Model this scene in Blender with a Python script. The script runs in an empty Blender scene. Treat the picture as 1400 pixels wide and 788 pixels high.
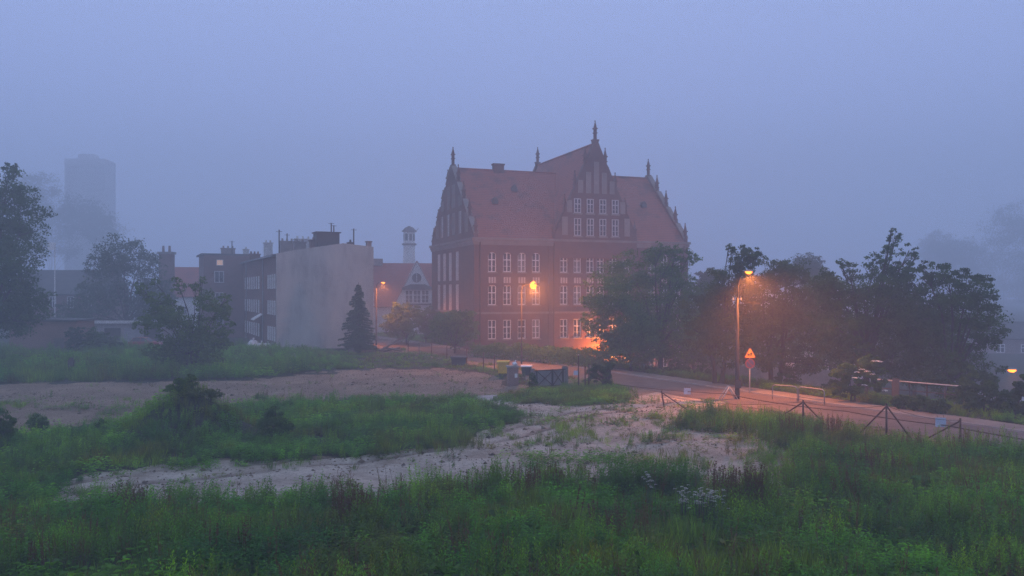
import bpy, math, random
import numpy as np
R = math.radians
random.seed(7); rng = np.random.default_rng(7)
S = bpy.context.scene
COL = S.collection
H, F = 7.5, 1150.0           # eye height, focal length in photo pixels
HY = 400.0                   # horizon row of the photo

# ------------------------------------------------------------------ helpers
def Pd(x, y, d): return ((x-700)/F*d, d, H-(y-HY)/F*d)
def G(x, y, z=0.0):
    d = (H-z)*F/(y-HY); return ((x-700)/F*d, d, z)

def tag(o, label=None, cat=None, group=None, kind=None):
    if label: o['label'] = label
    if cat: o['category'] = cat
    if group: o['group'] = group
    if kind: o['kind'] = kind
    return o

def thing(name, label, cat, loc=(0,0,0), rz=0.0, group=None):
    o = bpy.data.objects.new(name, None); COL.objects.link(o)
    o.empty_display_size = .3
    o.location = loc; o.rotation_euler = (0,0,rz)
    return tag(o, label, cat, group)

def copy_tree(o, parent=None):
    c = o.copy(); COL.objects.link(c)
    if parent: c.parent = parent
    for ch in o.children: copy_tree(ch, c)
    return c

class MB:
    def __init__(s): s.v=[]; s.f=[]
    def add(s, vs, fs):
        n=len(s.v); s.v += [tuple(v) for v in vs]; s.f += [tuple(i+n for i in f) for f in fs]; return s
    def quad(s, *p): return s.add(p, [tuple(range(len(p)))])
    def box(s, x0,x1,y0,y1,z0,z1):
        return s.add([(x0,y0,z0),(x1,y0,z0),(x1,y1,z0),(x0,y1,z0),(x0,y0,z1),(x1,y0,z1),(x1,y1,z1),(x0,y1,z1)],
              [(0,3,2,1),(4,5,6,7),(0,1,5,4),(1,2,6,5),(2,3,7,6),(3,0,4,7)])
    def cbox(s, c, sz, rz=0.0, tilt=None):
        x,y,z=[a/2 for a in sz]; cs,sn=math.cos(rz),math.sin(rz)
        vs=[]
        for dz in (-z,z):
            for dx,dy in ((-x,-y),(x,-y),(x,y),(-x,y)):
                vs.append((c[0]+dx*cs-dy*sn, c[1]+dx*sn+dy*cs, c[2]+dz))
        return s.add(vs,[(0,3,2,1),(4,5,6,7),(0,1,5,4),(1,2,6,5),(2,3,7,6),(3,0,4,7)])
    def prism(s, poly, a0, a1, axis):
        # extrude closed 2-D polygon: axis 'y' -> poly in (x,z); axis 'x' -> poly in (y,z); axis 'z' -> poly in (x,y)
        n=len(poly)
        def m(p,a):
            return {'y':(p[0],a,p[1]),'x':(a,p[0],p[1]),'z':(p[0],p[1],a)}[axis]
        vs=[m(p,a0) for p in poly]+[m(p,a1) for p in poly]
        fs=[tuple(range(n))[::-1], tuple(range(n,2*n))]
        fs+=[(i,(i+1)%n,n+(i+1)%n,n+i) for i in range(n)]
        return s.add(vs,fs)
    def tube(s, pts, rad, n=8, caps=True):
        pts=[np.array(p,float) for p in pts]
        if not hasattr(rad,'__len__'): rad=[rad]*len(pts)
        base=len(s.v); prev=None
        for i,p in enumerate(pts):
            t = pts[min(i+1,len(pts)-1)]-pts[max(i-1,0)]
            t = t/(np.linalg.norm(t)+1e-9)
            if prev is None:
                a = np.array((1.,0,0)) if abs(t[0])<.8 else np.array((0,1.,0))
            else: a = prev
            u = a - t*np.dot(a,t); u/= (np.linalg.norm(u)+1e-9); w=np.cross(t,u); prev=u
            for k in range(n):
                an=2*math.pi*k/n
                s.v.append(tuple(p+rad[i]*(math.cos(an)*u+math.sin(an)*w)))
        for i in range(len(pts)-1):
            for k in range(n):
                a=base+i*n+k; b=base+i*n+(k+1)%n
                s.f.append((a,b,b+n,a+n))
        if caps:
            s.f.append(tuple(base+k for k in range(n))[::-1])
            e=base+(len(pts)-1)*n; s.f.append(tuple(e+k for k in range(n)))
        return s
    def each(s, name, mat, parent, n=1):
        for i in range(0,len(s.v)//8,n):
            b=MB(); k=min(n,len(s.v)//8-i); b.v=s.v[i*8:(i+k)*8]; b.f=[tuple(q-i*8 for q in f) for f in s.f[i*6:(i+k)*6]]; b.build(name,mat,parent)
    def build(s, name, mat, parent=None, smooth=False):
        me=bpy.data.meshes.new(name); me.from_pydata(s.v,[],s.f); me.update()
        if mat: me.materials.append(mat)
        if smooth:
            me.polygons.foreach_set('use_smooth',[True]*len(me.polygons))
        o=bpy.data.objects.new(name,me); COL.objects.link(o)
        if parent: o.parent=parent
        return o

def mesh_np(name, V, Fq, colors, mat, parent=None):
    """V (n,3), Fq (m,k) constant polygon size, colors (n,3) or None"""
    me=bpy.data.meshes.new(name); n=len(V); m,k=Fq.shape
    me.vertices.add(n); me.vertices.foreach_set('co', np.ascontiguousarray(V,np.float32).ravel())
    me.loops.add(m*k); me.loops.foreach_set('vertex_index', np.ascontiguousarray(Fq,np.int32).ravel())
    me.polygons.add(m); me.polygons.foreach_set('loop_start', np.arange(0,m*k,k,dtype=np.int32))
    try: me.polygons.foreach_set('loop_total', np.full(m,k,np.int32))
    except Exception: pass
    me.update(calc_edges=True)
    if colors is not None:
        a=me.attributes.new('Col','FLOAT_COLOR','POINT')
        c=np.ones((n,4),np.float32); c[:,:3]=colors; a.data.foreach_set('color',c.ravel())
    if mat: me.materials.append(mat)
    o=bpy.data.objects.new(name,me); COL.objects.link(o)
    if parent: o.parent=parent
    return o

# ------------------------------------------------------------------ materials
def new_mat(name):
    m=bpy.data.materials.new(name); m.use_nodes=True; nt=m.node_tree
    return m, nt, nt.nodes['Principled BSDF']
def N(nt,t,**kw):
    n=nt.nodes.new(t)
    for k,v in kw.items(): setattr(n,k,v)
    return n
def ramp(nt, fac, stops):
    r=N(nt,'ShaderNodeValToRGB'); e=r.color_ramp.elements
    while len(e)<len(stops): e.new(.5)
    for i,(p,c) in enumerate(stops): e[i].position=p; e[i].color=(*c,1)
    nt.links.new(fac,r.inputs[0]); return r.outputs[0]
def noise(nt, scale, detail=6, rough=.6, coord='Object', stretch=None):
    tc=N(nt,'ShaderNodeTexCoord'); src=tc.outputs[coord]
    if stretch:
        mp=N(nt,'ShaderNodeMapping'); mp.inputs['Scale'].default_value=stretch
        nt.links.new(src,mp.inputs[0]); src=mp.outputs[0]
    n=N(nt,'ShaderNodeTexNoise'); n.inputs['Scale'].default_value=scale
    n.inputs['Detail'].default_value=detail; n.inputs['Roughness'].default_value=rough
    nt.links.new(src,n.inputs['Vector']); return n.outputs[0]
def mottled(name, a, b, scale=1.0, rough=.8, metal=0.0, bump=.0, stretch=None, c=None):
    """base colour drifting between a and b (and c) with two noise sizes: wear and dirt"""
    m,nt,p=new_mat(name)
    f=noise(nt,scale,8,.65,stretch=stretch)
    st=[(.32,a),(.68,b)] if c is None else [(.28,a),(.5,b),(.72,c)]
    nt.links.new(ramp(nt,f,st),p.inputs['Base Color'])
    p.inputs['Roughness'].default_value=rough; p.inputs['Metallic'].default_value=metal
    if bump:
        bn=N(nt,'ShaderNodeBump'); bn.inputs['Strength'].default_value=bump; bn.inputs['Distance'].default_value=.05
        nt.links.new(noise(nt,scale*8,4),bn.inputs['Height']); nt.links.new(bn.outputs[0],p.inputs['Normal'])
    return m
def brick_mat(name, a, b, mortar, stain, uvscale=1.0):
    m,nt,p=new_mat(name)
    tc=N(nt,'ShaderNodeTexCoord'); mp=N(nt,'ShaderNodeMapping'); mp.inputs['Rotation'].default_value=(R(90),0,0)
    # wall planes stand upright: use x+y along the wall, z up
    sx=N(nt,'ShaderNodeSeparateXYZ'); nt.links.new(tc.outputs['Object'],sx.inputs[0])
    ad=N(nt,'ShaderNodeMath',operation='ADD'); nt.links.new(sx.outputs[0],ad.inputs[0]); nt.links.new(sx.outputs[1],ad.inputs[1])
    cx=N(nt,'ShaderNodeCombineXYZ'); nt.links.new(ad.outputs[0],cx.inputs[0]); nt.links.new(sx.outputs[2],cx.inputs[1])
    br=N(nt,'ShaderNodeTexBrick'); br.inputs['Scale'].default_value=1.0
    br.inputs['Brick Width'].default_value=.26; br.inputs['Row Height'].default_value=.085; br.inputs['Mortar Size'].default_value=.012
    br.inputs['Color1'].default_value=(*a,1); br.inputs['Color2'].default_value=(*b,1); br.inputs['Mortar'].default_value=(*mortar,1)
    nt.links.new(cx.outputs[0],br.inputs['Vector'])
    mx=N(nt,'ShaderNodeMix',data_type='RGBA'); f=noise(nt,.35,8,.7)
    fr=N(nt,'ShaderNodeMapRange'); fr.inputs[1].default_value=.45; fr.inputs[2].default_value=.75; fr.inputs[4].default_value=.75
    nt.links.new(f,fr.inputs[0]); nt.links.new(fr.outputs[0],mx.inputs['Factor'])
    nt.links.new(br.outputs[0],mx.inputs['A']); mx.inputs['B'].default_value=(*stain,1)
    nt.links.new(mx.outputs['Result'],p.inputs['Base Color']); p.inputs['Roughness'].default_value=.9
    return m
def tile_mat(name,a,b,c):
    m,nt,p=new_mat(name)
    f=noise(nt,.28,10,.72); col=ramp(nt,f,[(.34,a),(.5,b),(.62,c)])
    tc=N(nt,'ShaderNodeTexCoord'); w=N(nt,'ShaderNodeTexWave'); w.bands_direction='Z'; w.inputs['Scale'].default_value=1.2
    w.inputs['Distortion'].default_value=.6
    nt.links.new(tc.outputs['Object'],w.inputs['Vector'])
    mx=N(nt,'ShaderNodeMix',data_type='RGBA',blend_type='MULTIPLY'); mx.inputs['Factor'].default_value=.35
    nt.links.new(col,mx.inputs['A']); nt.links.new(w.outputs[0],mx.inputs['B'])
    nt.links.new(mx.outputs['Result'],p.inputs['Base Color']); p.inputs['Roughness'].default_value=.75
    return m
def leaf_mat(name, mul=1.0):
    m,nt,p=new_mat(name)
    at=N(nt,'ShaderNodeAttribute'); at.attribute_name='Col'
    nt.links.new(at.outputs['Color'],p.inputs['Base Color'])
    p.inputs['Roughness'].default_value=.65; p.inputs['Specular IOR Level'].default_value=.25
    tr=N(nt,'ShaderNodeBsdfTranslucent'); br=N(nt,'ShaderNodeMix',data_type='RGBA',blend_type='MULTIPLY'); br.inputs['Factor'].default_value=1
    nt.links.new(at.outputs['Color'],br.inputs['A']); br.inputs['B'].default_value=(1.9,1.8,1.0,1); nt.links.new(br.outputs['Result'],tr.inputs[0])
    ms=N(nt,'ShaderNodeMixShader'); ms.inputs[0].default_value=.42
    nt.links.new(p.outputs[0],ms.inputs[1]); nt.links.new(tr.outputs[0],ms.inputs[2])
    nt.links.new(ms.outputs[0],nt.nodes['Material Output'].inputs['Surface'])
    return m
def plain(name,c,rough=.6,metal=0.):
    return mottled(name,tuple(x*.8 for x in c),tuple(min(1,x*1.15) for x in c),1.5,rough,metal)
def glow(name,c,s):
    m,nt,p=new_mat(name); p.inputs['Base Color'].default_value=(*c,1)
    p.inputs['Emission Color'].default_value=(*c,1); p.inputs['Emission Strength'].default_value=s
    return m

M={}
M['brick']=brick_mat('school_brick',(.15,.052,.038),(.095,.036,.030),(.13,.10,.09),(.045,.030,.028))
M['brick_dark']=brick_mat('tenement_brick',(.19,.075,.055),(.13,.05,.04),(.2,.16,.14),(.08,.055,.05))
M['brick_post']=brick_mat('pillar_brick',(.25,.12,.09),(.2,.09,.07),(.3,.26,.22),(.15,.11,.1))
M['tile']=tile_mat('roof_tile',(.24,.068,.045),(.31,.09,.058),(.13,.055,.048))
M['tile_house']=tile_mat('house_roof_tile',(.32,.08,.06),(.36,.10,.07),(.27,.075,.06))
M['stone']=mottled('grey_stone',(.16,.14,.13),(.26,.23,.21),.8,.85)
M['plaster_niche']=mottled('niche_plaster',(.42,.36,.33),(.56,.50,.46),1.2,.85)
M['plaster_blank']=mottled('gable_render',(.20,.21,.20),(.38,.385,.355),.42,.9,c=(.46,.455,.405),stretch=(1,1,.35))
M['plaster_white']=mottled('house_plaster',(.55,.55,.54),(.72,.72,.70),.5,.85)
M['white']=mottled('white_paint',(.62,.62,.6),(.8,.8,.78),2.,.5)
M['white_dull']=mottled('dull_white_paint',(.4,.4,.38),(.6,.6,.58),2.,.6)
M['glass']=None
m,nt,p=new_mat('window_glass'); p.inputs['Base Color'].default_value=(.025,.03,.04,1); p.inputs['Roughness'].default_value=.12
nt.links.new(ramp(nt,noise(nt,.7,2),[(.35,(.015,.018,.025)),(.7,(.06,.06,.07))]),p.inputs['Base Color'])
M['glass']=m
M['school_frame']=mottled('school_window_paint',(.6,.6,.6),(.8,.8,.79),.6,.6)
M['gable_frame']=mottled('haze_dulled_window_paint',(.34,.34,.35),(.5,.5,.51),.6,.6)  # duller twin of the school frames; fading by fog is put into the colour
M['glass_curtain']=mottled('curtained_glass',(.10,.10,.10),(.22,.21,.2),1.5,.3)
M['roof_felt']=mottled('roof_felt',(.05,.05,.05),(.1,.1,.1),.8,.9)
M['chimney']=mottled('chimney_render',(.18,.15,.14),(.3,.26,.24),1.,.9)
M['metal_dark']=mottled('dark_metal',(.03,.028,.027),(.07,.05,.04),3.,.6,.3)
M['rust']=mottled('rusty_steel',(.055,.03,.022),(.12,.06,.04),3.,.75,.2)
M['galv']=mottled('galvanised_steel',(.22,.23,.24),(.34,.35,.36),2.,.5,.4)
M['concrete']=mottled('concrete',(.22,.21,.2),(.36,.34,.32),1.2,.9,bump=.2)
M['pole_lamp']=mottled('dimmed_concrete_pole',(.020,.021,.024),(.045,.046,.05),2.,.95)  # colour darkened to hold down the glare of its own lamp
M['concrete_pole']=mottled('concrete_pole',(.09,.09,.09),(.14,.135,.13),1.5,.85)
M['pole_dark']=mottled('dimmed_dark_pole',(.010,.010,.011),(.022,.021,.021),2.,.95)  # near black: the lantern's missing cutoff shade is put into this colour
M['wood']=mottled('grey_wood',(.10,.085,.075),(.19,.165,.14),3.,.85,stretch=(6,6,.6))
M['bark']=mottled('bark',(.035,.028,.022),(.075,.06,.048),3.,.95,bump=.6,stretch=(3,3,.6))
M['leaf']=leaf_mat('leaf')
M['lamp']=glow('sodium_lens',(1,.23,.02),3.6)
M['lamp_white']=glow('white_lens',(1,.97,.9),6.0)
M['window_lit']=glow('lit_window',(1,.6,.36),.2)
M['yellow']=mottled('yellow_plastic',(.55,.33,.02),(.72,.45,.03),1.5,.45)
M['dark_plastic']=plain('dark_plastic',(.035,.037,.04),.5)
M['red_car']=plain('red_car_paint',(.33,.03,.03),.3)
M['dark_car']=plain('dark_car_paint',(.04,.045,.06),.3)
M['silver_car']=plain('silver_car_paint',(.35,.36,.38),.3)
M['rubber']=plain('rubber',(.02,.02,.02),.9)
M['sign_yellow']=plain('sign_yellow',(.85,.42,.015),.45)
M['sign_red']=plain('sign_red',(.22,.03,.03),.45)
M['sign_blue']=plain('sign_blue',(.03,.05,.16),.45)
M['black']=plain('black_paint',(.015,.015,.015),.5)
M['plate']=mottled('pale_blue_plate',(.35,.42,.55),(.5,.56,.68),3.,.5)
M['plastic_bag']=mottled('white_plastic',(.6,.6,.6),(.8,.8,.8),5.,.5)
M['blossom']=mottled('cream_blossom',(.7,.69,.62),(.85,.84,.78),8.,.8)
M['tower']=mottled('hazy_tower_concrete',(.46,.46,.48),(.56,.56,.58),.1,.9)  # lightened towards the fog, so part of the haze is in the colour
M['gate_board']=mottled('gate_sheet',(.16,.15,.145),(.26,.24,.23),1.2,.8)

# ------------------------------------------------------------------ terrain
UX,UY=-.4716,.8818             # along the street, away from the eye
NX,NY=.8818,.4716              # across the street, to its far side
EX,EY=28.7,47.0
def e_of(x,y): return (x-EX)*NX+(y-EY)*NY
def road_pt(e,t): return (EX+e*NX+t*UX, EY+e*NY+t*UY)
def sstep(a,b,x):
    t=np.clip((x-a)/(b-a),0,1); return t*t*(3-2*t)
def vnoise(x,y,sc,seed=0):
    """smooth value noise, vectorised"""
    x=np.asarray(x,float)*sc+seed*17.3; y=np.asarray(y,float)*sc+seed*9.1
    xi=np.floor(x).astype(np.int64); yi=np.floor(y).astype(np.int64); fx=x-xi; fy=y-yi
    fx=fx*fx*(3-2*fx); fy=fy*fy*(3-2*fy)
    def h(a,b):
        n=(a*374761393+b*668265263+seed*144269)&0x7fffffff
        n=((n^(n>>13))*1274126177)&0x7fffffff
        return ((n^(n>>16))&0xffff)/65535.
    return (h(xi,yi)*(1-fx)+h(xi+1,yi)*fx)*(1-fy)+(h(xi,yi+1)*(1-fx)+h(xi+1,yi+1)*fx)*fy
def fnoise(x,y,sc,seed=0):
    return .55*vnoise(x,y,sc,seed)+.3*vnoise(x,y,sc*2.1,seed+1)+.15*vnoise(x,y,sc*4.3,seed+2)
MOUND=G(255,598)
def tz(x,y):
    x=np.asarray(x,float); y=np.asarray(y,float); e=e_of(x,y)
    drop=3.4*sstep(1.5,22,e)*sstep(-8,12,x)*sstep(200,150,y)
    lot=sstep(-9.5,-13,e)
    b=(fnoise(x,y,.22,3)-.5)*.5*lot+(vnoise(x,y,.9,5)-.5)*.10*lot
    m=2.1*np.exp(-(((x-MOUND[0])/2.5)**2+((y-MOUND[1])/2.2)**2))
    # the ground heaps up a little where the photographer's building stands
    return -drop+b+m+.35*sstep(30,18,y)*lot-.09*rut(x,y)
RUT=[G(px,py)[:2] for px,py in ((905,548),(850,560),(775,572),(700,592),(600,613),(480,628),(340,640),(220,650),(90,668),(-60,690))]
def rut(x,y):
    x=np.asarray(x,float); y=np.asarray(y,float); best=np.full(x.shape,99.)
    for i in range(len(RUT)-1):
        (x1,y1),(x2,y2)=RUT[i],RUT[i+1]; dx,dy=x2-x1,y2-y1; l2=dx*dx+dy*dy
        u=np.clip(((x-x1)*dx+(y-y1)*dy)/l2,0,1); best=np.minimum(best,np.hypot(x-x1-u*dx,y-y1-u*dy))
    w=.12*(fnoise(x,y,1.1,91)-.5)
    return np.exp(-((best+w-.75)/.2)**2)*np.clip((fnoise(x,y,.35,95)-.30)*5,0,1)
def tzf(x,y): return float(tz(x,y))

def inpoly(px,py,poly):
    ins=np.zeros(px.shape,bool); n=len(poly)
    for i in range(n):
        x1,y1=poly[i]; x2,y2=poly[(i+1)%n]
        c=((y1>py)!=(y2>py))
        with np.errstate(divide='ignore',invalid='ignore'):
            xx=(x2-x1)*(py-y1)/((y2-y1) if y2!=y1 else 1e-9)+x1
        ins^=(c&(px<xx))
    return ins
def to_px(x,y): return 700+F*x/y, HY+F*H/y      # where the flat lot at height 0 lies
SAND=[ [(-700,531),(0,528),(130,524),(240,520),(330,522),(420,511),(520,505),(600,504),(640,508),(700,525),(745,536),(700,548),
        (690,556),(650,551),(560,549),(450,550),(330,556),(270,560),(215,570),(140,584),(60,590),(-100,592),(-700,600)],
       [(60,690),(80,662),(130,646),(200,634),(340,630),(470,626),(560,619),(640,609),(648,592),(715,576),(700,560),(660,551),(690,545),(745,549),(790,555),(850,551),
        (870,543),(900,536),(1000,548),(960,566),(1010,583),(1080,597),(1140,608),(1090,640),(1060,690),(850,690),(700,700),(560,705),(300,720)] ]
FGEDGE=[(-600,720),(-100,705),(80,702),(200,703),(300,699),(400,694),(450,690),(520,690),(600,683),(700,672),(850,668),(1000,674),(1070,660),(1100,640),(1160,628),(1300,616),(1400,611),(1700,605),(2600,600)]
MID=[(-700,602),(-60,596),(40,594),(140,588),(225,574),(290,563),(345,560),(450,555),(560,553),(650,552),(692,562),(718,574),(650,593),(640,611),(560,620),(470,627),(340,632),(200,636),(130,648),(75,668),(60,700),(-60,716),(-700,730)]
RIGHT=[(925,582),(960,576),(1010,576),(1070,578),(1110,592),(1180,608),(1240,613),(1400,620),(2400,640),(2400,720),(1100,700),(1085,620),(1010,598),(950,592)]
BACK=[(-900,485),(-100,483),(330,480),(500,482),(590,486),(640,497),(652,505),(630,507),(600,503),(520,504),(420,510),(330,521),(240,519),(130,523),(0,527),(-900,531)]
ISLE=[(676,548),(700,541),(745,534),(800,529),(838,531),(864,545),(845,552),(800,556),(745,553)]
STRIP=[(612,493),(650,499),(700,512),(730,522),(735,531),(705,524),(660,512),(620,503)]
SPARSE=[(815,580),(880,574),(960,580),(1040,592),(1100,604),(1130,618),(1080,650),(1000,655),(830,650),(770,640),(690,640),(660,610),(720,600)]

def lines(breaks):
    out=[]
    for a,b,st in breaks: out+=list(np.arange(a,b,st))
    return np.array(out+[breaks[-1][1]])
gx=lines([(-900,-300,100),(-300,-120,20),(-120,-46,4),(-46,46,.25),(46,120,4),(120,300,20),(300,900,100)])
gy=lines([(-60,8,6),(8,80,.25),(80,130,1.5),(130,220,8),(220,900,60)])
XX,YY=np.meshgrid(gx,gy); ZZ=tz(XX,YY)
nx,ny=len(gx),len(gy)
ii=np.arange(nx*ny).reshape(ny,nx)
FQ=np.stack([ii[:-1,:-1],ii[:-1,1:],ii[1:,1:],ii[1:,:-1]],-1).reshape(-1,4)
V=np.stack([XX,YY,ZZ],-1).reshape(-1,3)
def sand_mask(x,y):
    yy=np.maximum(y,1.0); px,py=to_px(x,yy)
    jx=(fnoise(x,y,.6,11)-.5)*26; jy=(fnoise(x,y,.6,14)-.5)*12
    s=np.zeros(np.shape(x),bool)
    for p in SAND: s|=inpoly(px+jx,py+jy,p)
    s&=(y>8)
    return s
smask=sand_mask(V[:,0],V[:,1]).astype(float)
pxv,pyv=to_px(V[:,0],np.maximum(V[:,1],1)); gmask=(inpoly(pxv,pyv,SAND[1])&(V[:,1]>8)).astype(float)
eV=e_of(V[:,0],V[:,1])
smask=np.maximum(smask,((eV>-12.5)&(eV<-7.5)&(V[:,1]<75)&(V[:,1]>60)).astype(float)*.9)
smask=np.maximum(smask,((eV>-10.2)&(eV<.6)).astype(float)*.6)

m,nt,p=new_mat('ground_soil')
at=N(nt,'ShaderNodeAttribute'); at.attribute_name='Col'
sp=N(nt,'ShaderNodeSeparateColor'); nt.links.new(at.outputs['Color'],sp.inputs[0])
f1=noise(nt,1.6,8,.7); f2=noise(nt,9.,6,.7); f3=noise(nt,.25,4,.6)
sand=ramp(nt,f2,[(.25,(.16,.115,.075)),(.5,(.30,.22,.145)),(.75,(.43,.33,.225))])
s3=N(nt,'ShaderNodeMix',data_type='RGBA',blend_type='MULTIPLY'); s3.inputs['Factor'].default_value=.7
nt.links.new(sand,s3.inputs['A']); nt.links.new(ramp(nt,f3,[(.3,(.55,.52,.48)),(.5,(.8,.78,.75)),(.65,(1.1,1.1,1.1))]),s3.inputs['B'])
soil=ramp(nt,f1,[(.3,(.022,.026,.012)),(.5,(.035,.045,.02)),(.7,(.06,.05,.03))])
ad=N(nt,'ShaderNodeMath',operation='ADD'); nt.links.new(sp.outputs[0],ad.inputs[0])
sb=N(nt,'ShaderNodeMath',operation='MULTIPLY_ADD'); nt.links.new(f1,sb.inputs[0]); sb.inputs[1].default_value=1.5; sb.inputs[2].default_value=-.75
nt.links.new(sb.outputs[0],ad.inputs[1])
mr=N(nt,'ShaderNodeMapRange'); mr.inputs[1].default_value=.4; mr.inputs[2].default_value=.6; nt.links.new(ad.outputs[0],mr.inputs[0])
mx=N(nt,'ShaderNodeMix',data_type='RGBA'); nt.links.new(mr.outputs[0],mx.inputs['Factor']); nt.links.new(soil,mx.inputs['A']); 
gv=N(nt,'ShaderNodeMix',data_type='RGBA'); gm2=N(nt,'ShaderNodeMath',operation='MULTIPLY'); nt.links.new(sp.outputs[1],gm2.inputs[0])
nt.links.new(ramp(nt,noise(nt,.5,5,.7),[(.35,(.35,.35,.35)),(.6,(1,1,1))]),gm2.inputs[1]); nt.links.new(gm2.outputs[0],gv.inputs['Factor'])
nt.links.new(s3.outputs['Result'],gv.inputs['A']); nt.links.new(ramp(nt,noise(nt,5.,8,.8),[(.3,(.20,.175,.14)),(.45,(.52,.46,.37)),(.7,(.72,.66,.55))]),gv.inputs['B'])
rv=N(nt,'ShaderNodeMix',data_type='RGBA',blend_type='MULTIPLY'); nt.links.new(sp.outputs[2],rv.inputs['Factor']); nt.links.new(gv.outputs['Result'],rv.inputs['A']); rv.inputs['B'].default_value=(.42,.38,.34,1)
nt.links.new(rv.outputs['Result'],mx.inputs['B'])
nt.links.new(mx.outputs['Result'],p.inputs['Base Color']); p.inputs['Roughness'].default_value=.95
bn=N(nt,'ShaderNodeBump'); bn.inputs['Strength'].default_value=1.0; bn.inputs['Distance'].default_value=.3
nt.links.new(noise(nt,3.5,8,.75),bn.inputs['Height']); nt.links.new(bn.outputs[0],p.inputs['Normal'])
M['ground']=m
g=mesh_np('ground',V,FQ,np.stack([smask,gmask,rut(V[:,0],V[:,1])],-1),M['ground'])
g.data.polygons.foreach_set('use_smooth',[True]*len(g.data.polygons))
tag(g,'vacant lot of bare sand and weedy soil sloping off behind the street','ground',kind='structure')

# street: asphalt, kerbs, far pavement
def strip_mat(name,a,b,c,sc):
    m,nt,p=new_mat(name)
    f=noise(nt,sc,8,.7); g_=noise(nt,14.,4,.7)
    mx=N(nt,'ShaderNodeMix',data_type='RGBA',blend_type='MULTIPLY'); mx.inputs['Factor'].default_value=.5
    nt.links.new(ramp(nt,f,[(.3,a),(.5,b),(.7,c)]),mx.inputs['A']); nt.links.new(ramp(nt,g_,[(.3,(.6,.6,.6)),(.7,(1,1,1))]),mx.inputs['B'])
    nt.links.new(mx.outputs['Result'],p.inputs['Base Color']); p.inputs['Roughness'].default_value=.7
    bn=N(nt,'ShaderNodeBump'); bn.inputs['Strength'].default_value=.4; bn.inputs['Distance'].default_value=.03
    nt.links.new(noise(nt,5.,6,.7),bn.inputs['Height']); nt.links.new(bn.outputs[0],p.inputs['Normal'])
    return m
M['asphalt']=strip_mat('worn_asphalt',(.07,.056,.048),(.125,.098,.08),(.18,.14,.115),.5)
M['paving']=strip_mat('worn_paving',(.13,.11,.095),(.21,.18,.15),(.29,.25,.21),.6)
def strip(e0,e1,z,th,name,mat,t0=-70,t1=150,wob=0):
    b=MB(); ts=np.arange(t0,t1+.1,2.0)
    for i in range(len(ts)-1):
        q=[]
        for t in (ts[i],ts[i+1]):
            w=(vnoise(t,0,.35,21)-.5)*wob if wob else 0
            q.append((road_pt(e0+w,t),road_pt(e1,t)))
        (a0,a1),(c0,c1)=q
        b.quad((*a0,z),(*a1,z),(*c1,z),(*c0,z))
        if th:
            b.quad((*a0,z),(*c0,z),(*c0,z-th),(*a0,z-th)); b.quad((*a1,z-th),(*c1,z-th),(*c1,z),(*a1,z))
    return b.build(name,mat)
tag(strip(-7.9,-2.35,.03,0,'road',M['asphalt'],wob=.9),'worn street running past the vacant lot up to the left of the school','road',kind='structure')
tag(strip(-2.34,-2.2,.13,.2,'kerb',M['concrete']),'stone kerb along the far pavement','kerb',kind='structure')
tag(strip(-2.195,-.3,.115,.2,'pavement',M['paving']),'paved footway on the far side of the street','pavement',kind='structure')

# ------------------------------------------------------------------ buildings
_win_cache={}
def window_meshes(w,h,arch,bars,fm,gm,key):
    k=(w,h,arch,bars,fm.name,gm.name)
    if k in _win_cache: return _win_cache[k]
    t=.11; y0,y1=0,.09
    b=MB(); b.box(0,t,y0,y1,0,h); b.box(w-t,w,y0,y1,0,h)
    b.box(t,w-t,y0+.002,y1,0,t); b.box(t,w-t,y0+.002,y1,h-t,h)
    zt=h*.62
    if 'c' in bars:
        b.box(w/2-.06,w/2+.06,y0-.02,y1-.004,t,h-t)
        b.box(t,w/2-.06,y0-.012,y1-.008,zt-.06,zt+.06); b.box(w/2+.06,w-t,y0-.012,y1-.008,zt-.06,zt+.06)
        if '2' in bars:
            z2=h*.30
            b.box(t,w/2-.06,y0+.005,y1-.008,z2-.025,z2+.025); b.box(w/2+.06,w-t,y0+.005,y1-.008,z2-.025,z2+.025)
    elif 'm' in bars: b.box(w/2-.05,w/2+.05,y0-.01,y1-.004,t,h-t)
    if arch:      # curved upper corners of the frame
        for sx in (0,1):
            pts=[]
            for a in range(6):
                an=R(90*a/5); r=arch
                pts.append(((arch-r*math.cos(an))*1.0, h-arch+r*math.sin(an)))
            poly=[(t*.9,h-t*.9)]+[(max(p[0],t*.9),min(p[1],h-t*.9)) for p in pts if True]
            poly=[(x if sx==0 else w-x,z) for x,z in poly]
            b.prism(poly,y0+.003,y1-.006,'y')
    fo=b.build('window',fm); pa=MB().box(t*.5,w-t*.5,y1-.03,y1-.001,t*.5,h-t*.5).build('pane',gm)
    fm_,pm_=fo.data,pa.data
    bpy.data.objects.remove(fo); bpy.data.objects.remove(pa)
    _win_cache[k]=(fm_,pm_); return _win_cache[k]
def window(parent, loc, rz, w, h, arch=0., bars='c', fm=None, gm=None, label=None):
    """loc: lower left corner seen from outside; local +x to the right seen from outside, local +y into the wall"""
    fmesh,pmesh=window_meshes(w,h,arch,bars,fm or M['white'],gm or M['glass'],'')
    o=bpy.data.objects.new('window',fmesh); COL.objects.link(o); o.parent=parent; o.location=loc; o.rotation_euler=(0,0,rz)
    q=bpy.data.objects.new('pane',pmesh); COL.objects.link(q); q.parent=o
    if label: o['label']=label
    return o
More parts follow.
